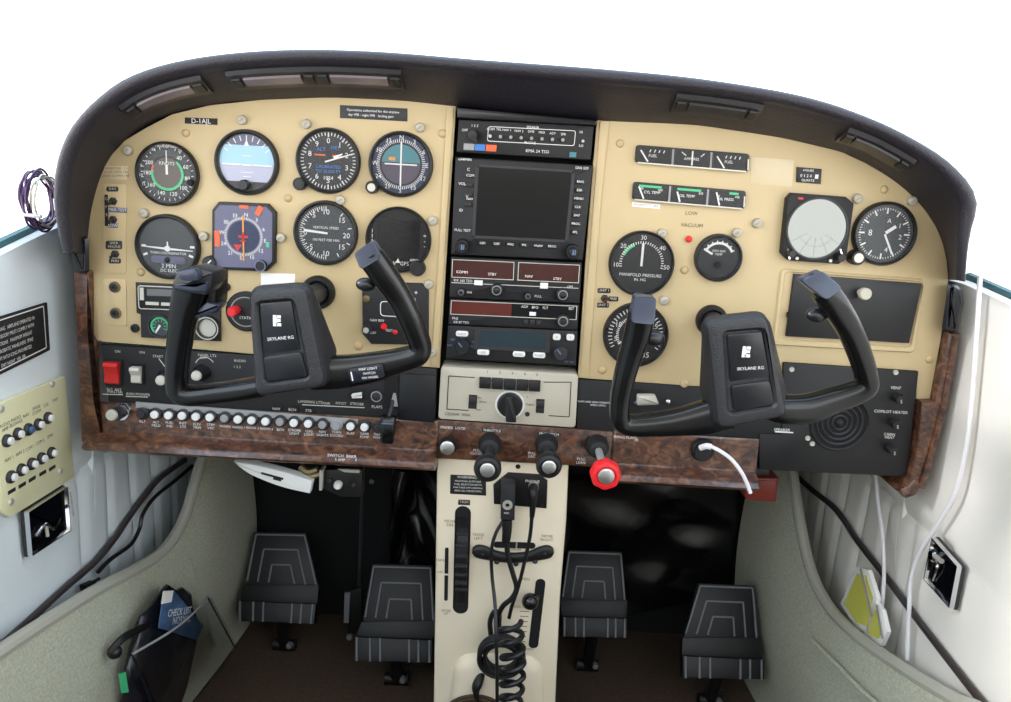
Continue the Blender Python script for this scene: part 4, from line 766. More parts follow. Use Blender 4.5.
plunger('propeller_control', 'black propeller plunger knob with silver cap, between the throttle and red mixture knobs', 546.5, 443.5, .077, 11.6, blk, alu)
plunger('mixture_control', 'bright red fluted mixture plunger knob with silver cap', 597, 445, .1, 13.2, redk, alu)
pl = PAN.at(448.5, 443, .003); s = pl.sc(448, 443); t = T('primer_knob', 'small black knob with brushed silver face beside the throttle', 'engine control', pl)
MB().lathe([(7*s, 0), (8.6*s, .004), (8.8*s, .014), (7.8*s, .017)], (0, 0), 24).obj('knob', blk, t); MB().lathe([(7*s, .017), (6.8*s, .019), (6*s, .0196)], (0, 0), 24).obj('silver_cap', alu, t)
pl = PAN.at(125, 410, .006); s = pl.sc(125, 410); t = T('dimmer_knob', 'chrome double knob with white cap at the wall end of the wood breaker rail', 'knob', pl)
MB().lathe([(8.6*s, 0), (8.6*s, .010), (7.6*s, .012)], (0, 0), 24).obj('outer_knob', chrome, t); MB().lathe([(6.6*s, .012), (6.6*s, .020), (6*s, .022)], (-1*s, .8*s), 24).obj('inner_knob', dgrey, t); MB().lathe([(5.6*s, .026), (5.2*s, .029), (4.4*s, .030)], (-2.2*s, 1.5*s), 20).obj('white_cap', silk, t)
# ================================================================ control yokes
YW = .16
def yoke_(label, org, hubq, backq, recq, logq, padq, arms, caps, trig, hole, emb, txt):
    f = lambda p: (org[0]+p[0]/3.343, org[1]+p[1]/3.343)
    cx, cy = f((sum(p[0] for p in hubq)/4, sum(p[1] for p in hubq)/4)); pl = ypl(-YW).at(cx, cy); S = pl.sc(cx, cy)/3.343
    t = T('control_yoke', label, 'yoke', pl); Q = lambda P, w=0: [pl.q(*f(p), w) for p in P]
    h0 = rpoly(Q(hubq, .03), .012, 5); r0 = rpoly(Q(recq, .03), .006, 5)
    back = rpoly(Q(backq, -.012), .012, 5)
    A = sum(h0[i][0]*h0[(i+1) % len(h0)][1]-h0[(i+1) % len(h0)][0]*h0[i][1] for i in range(len(h0)))
    if A < 0: h0, r0, back = h0[::-1], r0[::-1], back[::-1]
    R = [[(x*.85, y*.85, -.022) for x, y in back], [(x, y, -.012) for x, y in back], [(x, y, .016) for x, y in inset(h0, -.001)], [(x, y, .025) for x, y in inset(h0, .001)], [(x, y, .0295) for x, y in inset(h0, .0035)], [(x, y, .0305) for x, y in inset(h0, .007)], [(x, y, .0305) for x, y in inset(r0, -.002)], [(x, y, .0285) for x, y in r0], [(x, y, .025) for x, y in inset(r0, .0015)]]
    hub = MB().loft(R).obj('hub', yokeh, t, ang=40)
    lp = MB().prism(rpoly(Q(logq, .027), .002, 5), .0245, .0275, .0004).obj('emblem_plate', yokep, hub)
    MB().prism(rpoly(Q(padq, .027), .004, 5), .0245, .0277, .0006).obj('lower_pad', yokep, hub)
    ex, ey = pl.q(*f(emb), .0275); e = 15*S; w = .0278; rt_ = math.radians(4)
    mb = MB()
    for dx, dy, sx_, sy_ in ((-.5, 0, 1.0, 2.5), (.4, .92, 1.1, .68), (.5, .08, .8, .62), (.4, -.86, 1.25, .7)):
        mb.box((ex+dx*e*.8, ey+dy*e*.95), (sx_*e*.9, sy_*e*.95), w, w+.0003)
    mb.obj('emblem_marking', white, lp, flatshade=True)
    MB().text(txt[0], pl.q(*f(txt[1]), .0275), txt[2]*S, w+.0002, txt[3]).obj('lettering', white, lp, flatshade=True)
    for st in arms:
        P = [(*pl.q(*f((x, y)), w), w, a*S, d) for x, y, a, w, d in st]
        P = cat(P, 6); MB().sweep(P, 22, 2.8).obj('horn', yoke, t, ang=60)
    for kind, q, w0, w1 in caps:
        sh = 10 if org[0] > 500 else -8; q = [(a+sh, b+5) for a, b in q]
        mb = MB().prism(rpoly(Q(q, w1), .0045, 5), w0, w1, .0015); v0 = min(x[1] for x in mb.v)
        mb.v = [(x, y, w if w < w0+1e-6 else w-(y-v0)*.55) for x, y, w in mb.v]; mb.v = [(x, y, w-.012 if w < w0+1e-6 else w) for x, y, w in mb.v]
        o = mb.obj('horn_cap', cap_sky, t)
    for x, y, r, w in trig:
        MB().sphere((*pl.q(*f((x, y)), w), w), r*S, 18, 10, (1.1, .75, .8)).obj('trigger', yokep, t)
    hp = PAN.p(*hole); d = hp-pl.o; c = (d.x, d.z); s = pl.sc(*hole)
    MB().lathe([(11.5*s, -YW+.003), (11.5*s, -.015)], c, 28).obj('column', dgrey, t)
    return t, pl, f, S, Q
t, pl, f, S, Q = yoke_('black control yoke tilted before the flight dials, with a white-lettered placard on its arm', (150, 230),
    [(321, 197), (527, 182), (595, 528), (347, 565)], [(338, 196), (542, 184), (634, 425), (362, 545)], [(355, 243), (478, 232), (533, 497), (381, 516)], [(368, 246), (473, 237), (499, 400), (380, 416)], [(377, 425), (505, 407), (527, 490), (390, 508)],
    [[(380, 520, 34, 0, .016), (300, 534, 34, 0, .015), (210, 546, 33, 0, .014), (135, 553, 33, .001, .014), (96, 538, 32, .002, .014), (90, 490, 33, .004, .013), (95, 420, 36, .008, .013), (105, 340, 40, .012, .013), (120, 260, 46, .016, .014), (140, 190, 54, .02, .015)],
     [(545, 476, 58, 0, .016), (640, 474, 56, 0, .015), (740, 459, 50, 0, .014), (830, 438, 42, .001, .014), (893, 418, 38, .003, .014), (904, 392, 36, .004, .013), (896, 360, 36, .006, .013), (872, 300, 37, .01, .013), (834, 225, 38, .014, .013), (783, 150, 42, .02, .014), (738, 88, 42, .026, .013)]],
    [('c', [(682, 76), (744, 32), (778, 90), (712, 130)], .03, .044)], [(722, 182, 30, .012)], (318.8, 292), (425, 303), ('SKYLANE RG', (437, 362), 11, math.radians(8.5)))
o = MB().prism(rpoly(Q([(92, 135), (150, 122), (214, 140), (208, 192), (188, 218), (140, 212), (80, 204), (78, 178)], .04), .002), .012, .042, .003).obj('switch_head', yokep, t)
MB().prism(rpoly(Q([(92, 138), (148, 128), (160, 150), (158, 172), (108, 170), (92, 162)], .052), .002), .042, .052, .002).obj('trim_switch', cap_sky, o)
MB().prism(rpoly(Q([(82, 182), (108, 178), (150, 186), (192, 172), (186, 206), (142, 206), (86, 198)], .046), .0015), .040, .046, .0015).obj('switch_collar', cap_sky, o)
MB().prism(rpoly(Q([(160, 165), (235, 140), (232, 250), (185, 262)], .01), .002), -.012, .02, .003).obj('rear_guard', yoke, o)
MB().prism(rpoly(Q([(132, 288), (190, 240), (236, 250), (222, 270), (150, 296)], .02), .0015), .0, .022, .002).obj('push_to_talk_paddle', cap_sky, o)
w = .0175; pp = MB().prism(rpoly(Q([(660, 466), (775, 446), (785, 492), (672, 514)], w), .003), .010, w, .001).obj('placard', mat('placard navy', (16, 18, 34), .4), t)
MB().text('MAP LIGHT', pl.q(*f((729, 464)), w), 9*S, w+.0003, math.radians(9)).text('SWITCH', pl.q(*f((733, 479)), w), 8*S, w+.0003, math.radians(9)).text('ON WHEEL', pl.q(*f((736, 493)), w), 8*S, w+.0003, math.radians(9)).bar(pl.q(*f((672, 474)), w), pl.q(*f((678, 504)), w), 4*S, w+.0002, w+.0004).obj('lettering', white, pp, flatshade=True)
t, pl, f, S, Q = yoke_('black control yoke before the engine gauges, its near grip crossing the tachometer', (590, 260),
    [(381, 203), (599, 178), (669, 527), (423, 573)], [(376, 206), (597, 184), (672, 500), (364, 468)], [(447, 241), (583, 230), (622, 490), (464, 518)], [(458, 250), (574, 240), (600, 388), (470, 406)], [(470, 420), (600, 403), (617, 482), (482, 507)],
    [[(460, 505, 62, 0, .016), (390, 524, 58, 0, .015), (300, 540, 46, 0, .014), (210, 549, 38, 0, .014), (130, 551, 34, .001, .014), (101, 532, 32, .003, .014), (100, 470, 33, .006, .013), (115, 390, 35, .01, .013), (138, 310, 38, .014, .013), (160, 240, 42, .018, .014), (172, 178, 42, .022, .015)],
     [(560, 486, 30, 0, .014), (630, 497, 46, 0, .016), (720, 497, 48, 0, .015), (810, 470, 42, 0, .014), (880, 446, 37, .001, .014), (921, 422, 33, .003, .014), (922, 385, 33, .005, .013), (900, 310, 35, .01, .013), (864, 225, 38, .014, .013), (818, 150, 42, .02, .014), (780, 98, 42, .024, .012)]],
    [('c', [(147, 117), (222, 128), (206, 214), (128, 206)], .028, .042), ('c', [(706, 68), (785, 35), (845, 92), (781, 131)], .03, .044)], [(212, 262, 34, .010), (757, 184, 32, .012)], (711, 320), (522, 307), ('SKYLANE RG', (536, 362), 11, math.radians(6.5)))
# ================================================================ cabin shell
def xpl(x, side): return Plane((x, 0, 0), (0, side, 0), (0, 0, 1))
LW, RW = xpl(-.54, 1), xpl(.54, -1); YF, YR = .50, -1.35
def side_wall(name, pl, m, sgn, pa, pb):
    (ua, va), (ub, vb) = pl.q(*pa), pl.q(*pb); k = (vb-va)/(ub-ua)
    ys = [YR, -1.0, -.7, -.5]+[-.4+.0075*i for i in range(int(.9/.0075)+1)]; R = []
    def bump(y, f, top):
        z = f*top; g = 0
        if y > -.4:
            for c in (.03, .10, .17, .24, .31, .38, .45): g += math.exp(-((y-c)/.006)**2)*(1 if z < .47 else 0)
            for zc in (.47,): g += math.exp(-((z-zc)/.007)**2)*(1 if y > -.06 else .2)
        return -.007*min(1, g)+.002*math.sin(y*23)*math.sin(z*17)
    for y in ys:
        u = y*sgn; top = va+k*(u-ua); top = max(.72, min(top, .90))
        if y > .0: top = min(top, va)
        if y > .06: top = .90
        col = [(u, f*top, bump(y, f, top)) for f in [i/90 for i in range(91)]]
        R.append(col+[(u, top+.004, -.006), (u, top, -.03), (u, 0, -.03)])
    mb = MB().loft(R); o = mb.obj(name, m); o['kind'] = 'structure'; o.matrix_world = pl.mat()
    return lambda y: max(.72, min(va+k*(y*sgn-ua), .90))
zl = side_wall('wall_left', LW, vinyl, 1, (60, 226), (0, 256)); zr = side_wall('wall_right', RW, vinylr, -1, (964, 284), (1011, 306))
W0 = Plane((0, 0, 0), (1, 0, 0), (0, 1, 0))
ST('floor', MB().prism([(-.58, YR-.03), (.58, YR-.03), (.58, YF+.03), (-.58, YF+.03)], -.03, 0), carpetb)
hb = [(r[-3][0], r[-3][1]+.25+Z0) for r in rings]
ST('wall_front', MB().prism([(-.58, 0), (-.58, .80)]+hb+[(.58, .80), (.58, 0)], -.03, 0), flat, Plane((0, YF-.008, 0), (1, 0, 0), (0, 0, 1)))
ST('wall_rear_blocker', MB().prism([(-.58, YR-.03), (.58, YR-.03), (.58, YR), (-.58, YR)], 0, .92), mat('rear blocker trim', (186, 180, 168), .8))  # unseen wall, pulled close and cut in height to limit light from behind
ST('ceiling', MB().prism([(-.58, YR-.03), (.58, YR-.03), (.58, -.25), (-.58, -.25)], 1.30, 1.33), mat('headliner', (222, 218, 208), .9))
for nm, pl, z, sg, m in (('trim_1', LW, zl, 1, gask), ('trim_2', RW, zr, -1, gask)):
    o = MB().tube([(y*sg, z(y)+.006, -.012) for y in (-.45, -.3, -.2, -.1, -.05, 0, .03)], .006).obj(nm, m); o['kind'] = 'structure'; o.matrix_world = pl.mat()
# wires looped on the sill
pl = LW.at(40, 200, .01); s = pl.sc(40, 200); mb = MB(); pts = []
rnd = random.Random(8)
for k in range(7*16+1):
    a = 2*PI*k/16; r = 1+.13*math.sin(k*.37)+.05*math.sin(k*1.7); x, y = 40+15*r*math.cos(a)+3*math.sin(a), 199+27*r*math.sin(a)+1.5*math.sin(k*.2)
    u, v = pl.q(x, y); pts.append((u, v, .004*math.sin(k*.31)))
t = T('wire_coil', 'loop of plum and white wires hanging at the side window edge', 'wire', pl); mb.tube(pts, .0014, 6, 3).obj('plum_wire', plum, t)
mb = MB().tube([(u*.93+.003, v*.95, w+.005) for u, v, w in pts[10:60]], .0012, 6, 3).obj('white_wire', silk, t)
MB().tube([(*pl.q(24, 214), -.004), (*pl.q(30, 216), .01), (*pl.q(36, 215), .004)], .0022, 6, 3).obj('hanging_tie', wcable, t)
# ---------------------------------------------------------------- left wall fittings
pl0 = LW; t, pl = plaque('warning_placard', 'dark printed placard with white border on the pilot side wall', [(-22, 323), (46, 302), (49, 350), (-18, 383)], ink, [], white, .004, .0015, .002, LW)
n = rpoly(pl.qs([(-20, 326), (43.5, 305.5), (46.5, 348), (-16, 379)], .0055), .002); outline(MB(), n, .0013, .0058).obj('white_border', white, t, flatshade=True)
mb = MB()
L_ = ['NO SMOKING   AIRPLANE OPERATED IN', 'THIS CATEGORY MUST COMPLY WITH', 'LIMITATIONS   MAXIMUM WEIGHT', 'NO ACROBATIC MANEUVERS  SPINS', 'FLIGHT INTO ICING PROHIBITED', 'DAY NIGHT  VFR  IFR']
a, b = pl.q(0, 340), pl.q(40, 325); rot = math.atan2(b[1]-a[1], b[0]-a[0])
for i, x in enumerate(L_): q = pl.q(12+.3*i, 325.5+i*7.1, .0055); mb.text(x, q, .0042, .0058, rot, .8)
mb.obj('lettering', white, t, flatshade=True)
t, pl = plaque('breaker_plate', 'cream metal plate with two rows of five push buttons on the pilot wall', [(-6, 404.5), (62, 375.5), (71.5, 477), (7, 517), (-2, 512)], plate, [], ink, .003, .004, .004, LW)
for i, (a, b) in enumerate([(8.5, 440.8), (19.2, 434), (29.6, 429.6), (39.6, 424.6), (49.2, 418), (12.3, 477), (22.7, 470), (33, 464), (42.7, 458.5), (52.7, 453)]):
    c = pl.q(a, b, .01); r = .0072; o = MB().lathe([(r, .007), (r, .010), (r*.85, .0115)], c, 16).obj('circuit_breaker', dgrey, t); MB().lathe([(r*.6, .0115), (r*.58, .0140), (r*.45, .0148)], c, 14).obj('button', bluec if i == 2 else white, o)
a, b = pl.q(10, 440), pl.q(50, 420); rot = math.atan2(b[1]-a[1], b[0]-a[0]); mb = MB()
for x, a, b in (('AUDIO\nAMP', 5, 427), ('RADIO\nBLOWER', 16, 421), ('NAV', 26, 415.5), ('SPARE\nCOMM', 36.5, 410), ('CLK', 46, 405), ('MAP', 55, 400), ('NAV 1', 9, 459), ('NAV 2', 20, 453), ('COM 1', 30, 448), ('COM 2', 40, 442), ('DME', 50, 436)): MB().text(x, pl.q(a, b, .007), .0042, .0072, rot).obj('lettering', ink, t, flatshade=True)
for a, b in ((11.5, 491), (22, 485), (32, 479), (42.5, 473), (52, 468)): MB().box(pl.q(a, b, .007), (.013, .0042), .007, .0076, rot=rot).obj('value_label', dgrey, t)
for a, b in ((1, 409), (52, 384), (60, 471), (10.8, 502)): MB().lathe([(.0042, .007), (.0036, .009), (.002, .0094)], pl.q(a, b, .007), 12).obj('screw', silk, t)
def chrome_frame(name, label, catg, P_, pl0, fill):
    cx = sum(a for a, b in P_)/4; cy = sum(b for a, b in P_)/4; pl = pl0.at(cx, cy, .003); t = T(name, label, catg, pl); Q = rpoly(pl.qs(P_), .003)
    MB().prism(Q, 0, .004, .001).obj('backing', dgrey, t); A = inset(Q, .003)
    n = len(Q); MB().loft([[(x, y, .004) for x, y in inset(Q, .0008)], [(x, y, .009) for x, y in inset(Q, .0016)], [(x, y, .009) for x, y in inset(Q, .003)], [(x, y, .0045) for x, y in inset(Q, .0042)]], cap=False).obj('chrome_frame', chrome, t)
    MB().poly(inset(Q, .0038), .0048).obj('inner_plate', fill, t); return t, pl
t, pl = chrome_frame('ashtray', 'chrome framed dark recessed plate below the cream breaker plate', 'ashtray', [(20, 511), (61.5, 484.5), (65, 531), (24, 557.5)], LW, screen)
MB().tube([(*pl.q(30, 536), .006), (*pl.q(38, 524), .009), (*pl.q(45, 528), .010), (*pl.q(54, 518), .006)], .0024).obj('bent_tongue', chrome, t); MB().tube([(*pl.q(40, 524), .007), (*pl.q(40, 536), .009)], .002, 8, 2).obj('pin', silk, t)
t, pl = plaque('strip_label', 'narrow white upright label beside the chrome framed plate on the pilot wall', [(63.5, 483.5), (70, 482), (75, 526.5), (68.5, 528.5)], paperw, [], ink, .003, .0006, 0, LW)
MB().text('AVIONICS FUSE', pl.q(69, 504), .0036, .0038, -PI/2+.1).obj('lettering', ink, t, flatshade=True)
# ---------------------------------------------------------------- kick panels
KL = Plane((-.505, -.2, 0), (.045, .66, 0), (0, 0, 1)); KR = Plane((.46, .46, 0), (.045, -.66, 0), (0, 0, 1))
def kick(label, K, lip, far, name='map_pocket_panel', extra=None):
    P_ = K.qs(lip); cu = P_[len(P_)//2][0]; org = Plane(K.wp(cu, 0, 0), K.u, K.v); t = T(name, label, 'side pocket', org)
    P0_ = org.qs(lip); d_ = 1 if P0_[0][0] > P0_[1][0] else -1; P0_ = [(P0_[0][0]+d_*.40, max(.12, P0_[0][1]-.03)), (P0_[0][0]+d_*.15, P0_[0][1]-.02)]+P0_; P_ = cat(P0_, 6); near = P_[0]; uf = far[0]-cu
    top = [(uf, far[1])]
    P2 = P_+top
    # a thick carpeted sheet that swells gently between lip and floor
    R = []; N = 14
    for u, v in P2:
        col = []
        for j in range(N+1):
            f = j/N; col.append((u, v*(1-f), .016*math.sin(PI*min(1, f*1.15))*(1 if f < .87 else .4)))
        R.append(col+[(u, 0, -.014), (u, v-.004, -.014)])
    MB().loft(R).obj('carpet_sheet', carpet, t, ang=60)
    MB().tube([(u, v+.001, -.006) for u, v in P_], .0085, 10, 0).obj('lip_binding', piping, t)
    return t, org
def far_uv(K, px_, py_): return K.q(px_, py_)
lipL = [(-40, 684), (0, 657), (28, 638), (60, 617), (100, 592), (140, 570.5), (165, 554), (181, 533), (191, 510), (197, 488), (203, 468), (208, 452)]
kl, KLo = kick('grey green carpeted side pocket with pale lip beneath the pilot wall', KL, lipL, KL.q(247, 440))
lipR = [(786, 455), (790, 480), (796, 520), (804, 560), (814, 588), (830, 614), (852, 636), (880, 657), (915, 680), (950, 701), (990, 725)]
kr, KRo = kick('grey green carpeted side pocket with pale lip beneath the copilot wall', KR, lipR[::-1], KR.q(760, 440))
MB().tube([(*KRo.q(a, b, .017), .018) for a, b in ((812, 640), (840, 668), (862, 690), (885, 710))], .003, 8).obj('stitched_seam', carpet, kr)
MB().tube([(*KLo.q(a, b, .010), .012) for a, b in ((188, 560), (196, 590), (206, 620), (214, 645))], .0028, 8).obj('pocket_welt', piping, kl)
# door seals: dark strips along the lower walls
pl = LW; TM('door_seal_strip', 'dark door seal strip running diagonally down the pilot wall to the breaker rail', 'seal', MB().tube([(*pl.q(a, b, .006), .006) for a, b in ((-30, 668), (0, 646), (31, 619), (63, 589.5), (95, 562), (115, 538), (127, 520), (143, 498), (160, 478), (185, 460))], .0045, 8), mat('seal brown', (58, 50, 50), .4), pl)
TM('hanging_cable', 'thin dark cable curling beside the dark seal strip on the pilot wall', 'cable', MB().tube([(*pl.q(a, b, .012), .012) for a, b in ((98, 572), (111, 559), (130, 545), (139, 530), (143, 514), (155, 497), (176, 480), (192, 466))], .003, 8), cable, pl)
pl = LW.at(86, 587, .008); t = T('wall_clip', 'small black clip below the diagonal seal strip on the pilot wall', 'clip', pl); MB().prism(rpoly(pl.qs([(79, 585), (90, 580), (92, 588), (82, 595)]), .002), 0, .008, .002).obj('body', blk, t); MB().tube([(*pl.q(88, 582), .006), (*pl.q(92, 578), .010)], .002, 8, 2).obj('tab', blk, t)
pl = RW; TM('door_seal_strip', 'dark seal strip running diagonally down behind the yellow packets', 'seal', MB().tube([(*pl.q(a, b, .006), .006) for a, b in ((780, 462), (793, 473), (812, 490), (836, 510), (859, 543), (886, 577), (912, 612), (945, 655), (982, 702), (1010, 735))], .0045, 8), MATS['seal brown'], pl)
# right wall fittings
t, pl = chrome_frame('door_latch', 'dark latch plate in a chrome frame on the copilot wall', 'latch', [(938.5, 536), (966, 566.5), (957.5, 611), (929.5, 580)], RW, screen)
MB().lathe([(.008, .005), (.008, .010), (.0055, .013)], pl.q(941, 556), 18).obj('latch_button', chrome, t); MB().tube([(*pl.q(941, 560), .007), (*pl.q(944, 568), .008), (*pl.q(938, 580), .006)], .0022).obj('latch_arm', chrome, t); MB().tube([(*pl.q(943, 556), .010), (*pl.q(952, 562), .012)], .003, 8, 2).obj('latch_bolt', silk, t)
TM('hanging_lead', 'long white cable draped down the bright copilot wall past the latch plate', 'cable', MB().tube([(*RW.q(a, b, .012), .012) for a, b in ((980, 276), (977, 328), (972, 397), (966, 448), (956, 492), (942, 518), (921, 551), (911, 580), (909, 615), (907, 660))], .0027, 8), wcable, RW)
TM('hanging_lead', 'short white cable hanging from the black speaker sheet past the yellow packets', 'cable', MB().tube([(*RW.q(a, b, .02), .02) for a, b in ((872, 462), (876, 480), (878, 503), (882.5, 536), (884, 576), (882, 606))], .0025, 8), wcable, RW)
KRb = Plane(KR.wp(0, 0, -.022), KR.u, KR.v)
for lab, P_, m in (('folded yellow and white packet in the copilot side pocket, nearer the firewall', [(842, 604), (858, 567), (870, 570), (879, 598), (872, 634), (858, 628)], papy), ('smaller yellow and white packet in the copilot side pocket, nearer the latch', [(866, 634), (876, 600), (884, 610), (889, 632), (883, 646), (870, 640)], papy)):
    cx = sum(a for a, b in P_)/len(P_); cy = sum(b for a, b in P_)/len(P_); pl = KRb.at(cx, cy); t = T('yellow_packet', lab, 'packet', pl, 'packets in the side pocket')
    Q = pl.qs(P_); MB().prism(Q, -.003, .003, .001).obj('wrapper', paperw, t); MB().prism(inset(Q, .008), .003, .0036).obj('yellow_panel', m, t)
    a, b, c_ = Q[0], Q[2], Q[3]; MB().bar(((Q[1][0]+Q[2][0])/2, (Q[1][1]+Q[2][1])/2), ((Q[3][0]+Q[4][0])/2, (Q[3][1]+Q[4][1])/2), .006, .0037, .005).obj('folded_flap', silk, t)
# clear pocket with things in it on the pilot side
KLf = Plane(KL.wp(0, 0, .018), KL.u, KL.v)
pl = KLf.at(160, 650); t = T('clear_map_pocket', 'clear plastic pouch hanging on the pilot side carpet, full of dark items', 'pouch', pl)
def sheet(P4, w, bul, n=10):
    R = []
    A, B, C_, D = [V(p) for p in P4]
    for i in range(n+1):
        f = i/n; R.append([(*((A*(1-g)+B*g)*(1-f)+(D*(1-g)+C_*g)*f), w+bul*math.sin(PI*g)*math.sin(PI*min(1, .2+.8*f))) for g in [k/n for k in range(n+1)]])
    return MB().loft(R, cap=False, closed=False)
PQ = pl.qs([(104, 651), (184, 594), (214, 646), (140, 735)])
sheet(PQ, .042, .016).obj('film', film, t, ang=80); MB().tube([(x, y, .037+.02*math.sin(PI*k/6)*.6) for k, (x, y) in enumerate([(PQ[0][0]*(1-f)+PQ[1][0]*f, PQ[0][1]*(1-f)+PQ[1][1]*f) for f in [i/6 for i in range(7)]])], .0016, 8, 2).obj('hanging_hem', grey, t)
MB().tube([(PQ[0][0], PQ[0][1], .036), (PQ[3][0], PQ[3][1], .036)], .0015, 8, 0).obj('side_hem', blk, t); MB().tube([(PQ[1][0], PQ[1][1], .036), (PQ[2][0], PQ[2][1], .036), (PQ[3][0], PQ[3][1], .036)], .0015, 8, 0).obj('side_hem', dgrey, t)
pl = KLf.at(150, 662); s = pl.sc(150, 660); t = T('headset_bag', 'shiny dark bundle inside the clear pouch', 'bag', pl)
mb = MB().sphere((0, 0, .017), 1, 24, 14, (42*s, 47*s, .017)); rnd = random.Random(3); mb.v = [(x*(1+.10*math.sin(y*90+w*200)), y*(1+.08*math.sin(x*110)), max(.0005, w*(1+.1*math.sin(x*150+y*130)))) for x, y, w in mb.v]; mb.obj('bag', mat('shiny dark bag', (24, 24, 32), .2), t, ang=80)
MB().tube([(*pl.q(104, 652), .008), (*pl.q(112, 636), .016), (*pl.q(136, 622), .020), (*pl.q(158, 612), .012)], .005, 10).obj('strap', rubber, t)
MB().sphere((*pl.q(107, 651), .010), .009).obj('buckle', blk, t)
t, pl = plaque('printed_card', 'blue and white printed card standing up in the clear pouch', [(163, 592), (174, 591), (203, 626), (196, 640), (158, 628)], bluec, [('CHECK LIST', 180, 612, 4), ('NORMAL', 182, 620, 4)], white, .0365, .0012, 0, KLf, 'card')
MB().prism(pl.qs([(163, 591), (173, 590.5), (171, 602), (161, 604)], .038), .0380, .0388).obj('white_tab', paperw, t)
TM('green_tag', 'tiny green tag in the low corner of the clear pouch', 'tag', MB().prism(KLf.at(123, 683).qs([(119, 674), (125, 672), (128, 692), (122, 693)], .034), .033, .035), grn, KLf.at(123, 683))
# ================================================================ pedals and footwell
def pedal(label, top, bot, bar, y, group='rudder pedals'):
    cx = (top[0][0]+top[1][0]+bot[0][0]+bot[1][0])/4; cy = (top[0][1]+bot[0][1])/2
    o = ypl(y).p(cx, cy); th = math.radians(28); pl = Plane(o, (1, 0, 0), (0, math.sin(th), math.cos(th))); t = T('rudder_pedal', label, 'pedal', pl, None)
    q = [pl.q(*p) for p in (top[0], top[1], bot[1], bot[0])]; c0 = V((sum(a for a, b in q)/4, sum(b for a, b in q)/4))
    MB().prism(q, -.012, 0, .001).obj('pad', rubbg, t)
    tc_ = V(((q[2][0]+q[3][0])/2, (q[2][1]+q[3][1])/2+.004))
    for k, f in enumerate((.95, .66, .36)):
        P_ = [tc_+(V(x)-tc_)*f for x in q]; P_[2].y = P_[3].y = tc_.y
        mb = MB(); 
        for a, b in ((3, 0), (0, 1), (1, 2)): mb.bar(P_[a], P_[b], .0026, 0, .0026)
        mb.obj('rib', edge, t)
    bl, br, brb, blb = [pl.q(*p, .014) for p in bar]
    MB().prism([bl, br, brb, blb], -.01, .014, .002).obj('lower_bar', rubbg, t)
    MB().prism([(q[3][0]-.002, q[3][1]+.001), (q[2][0]+.002, q[2][1]+.001), (br[0], br[1]), (bl[0], bl[1])], -.012, .004, .001).obj('neck', rubber, t)
    for f in (.03, .2, .33, .7, .82, .96):
        a = V(bl)*(1-f)+V(br)*f; b = V(blb)*(1-f)+V(brb)*f; MB().bar(a, b, .0028, .014, .0165).obj('rib', edge, t)
    m = (V(bl)+V(br)+V(blb)+V(brb))/4; wz = pl.wp(m.x, m.y, -.008); L = wz.z
    e = Plane(pl.o, pl.u, pl.v); dz = L-.004; d = V((0, 0, -1)); loc = lambda p: ((p-pl.o).dot(pl.u), (p-pl.o).dot(pl.v), (p-pl.o).dot(pl.w))
    a = wz; b = V((wz.x, wz.y+.03, .01)); MB().tube([loc(a), loc((a+b)/2), loc(b)], .011, 10, 3).obj('stalk', rubber, t)
    MB().tube([loc(V((b.x-.02, b.y, .012))), loc(V((b.x+.02, b.y, .012)))], .011, 12, 0).obj('pivot', rubber, t); MB().tube([loc(V((b.x+.012, b.y-.018, .02))), loc(V((b.x+.012, b.y-.008, .02)))], .005, 10, 0).obj('bolt', edge, t)
    return t
pedal('dark rudder pedal set further back, nearest the carpeted pilot side pocket', [(255, 532), (306, 533)], [(245, 586), (318, 585)], [(238, 601), (316, 604), (314, 624), (238, 621)], .37)
pedal('rudder pedal beside the cream pedestal on the pilot side, lower than its mate', [(372.5, 564), (432, 565.6)], [(363, 622), (435, 621)], [(354.6, 637), (432.5, 640), (432.5, 662.5), (354.6, 661)], .29)
pedal('shadowed rudder pedal on the copilot side, close to the pedestal', [(568, 550), (622, 552)], [(561, 600.7), (626, 600.7)], [(562.5, 617), (627, 618.6), (627, 638), (562.5, 636.5)], .36)
pedal('rudder pedal farthest from the pedestal on the copilot side, with bright rib outlines', [(699, 583.5), (754, 585.6)], [(683.5, 638), (758, 638)], [(683, 656), (764.5, 660), (764.5, 679.6), (683, 678)], .28)
def blanket_(label, P4, y, amp, seed):
    cx = sum(a for a, b in P4)/4; cy = sum(b for a, b in P4)/4; pl = ypl(y).at(cx, cy); r = random.Random(seed); q = [V(pl.q(*p)) for p in P4]; n = 28; R = []
    ph = [r.uniform(0, 6) for _ in range(6)]
    for i in range(n+1):
        f = i/n; row = []
        for k in range(n+1):
            g = k/n; p = (q[0]*(1-g)+q[1]*g)*(1-f)+(q[3]*(1-g)+q[2]*g)*f
            w = amp*(.5*math.sin(9*f+5*g+ph[0]+1.5*math.sin(4*g+ph[1]))+.3*math.sin(17*f-8*g+ph[2])+.2*math.sin(6*g+ph[3])); row.append((p.x, p.y, w))
        R.append(row+[(x, y_, -.03) for x, y_, w in row[::-1]])
    o = MB().loft(R); return TM('insulation_blanket', label, 'blanket', o, blanket, pl, )
blanket_('wrinkled shiny black insulation hanging behind the pedal next to the pedestal', [(392, 470), (440, 473), (438, 655), (390, 645)], .40, .02, 2)
blanket_('large black insulation sheet on the copilot side behind the pedals', [(560, 480), (752, 488), (744, 600), (562, 620)], .44, .010, 5)
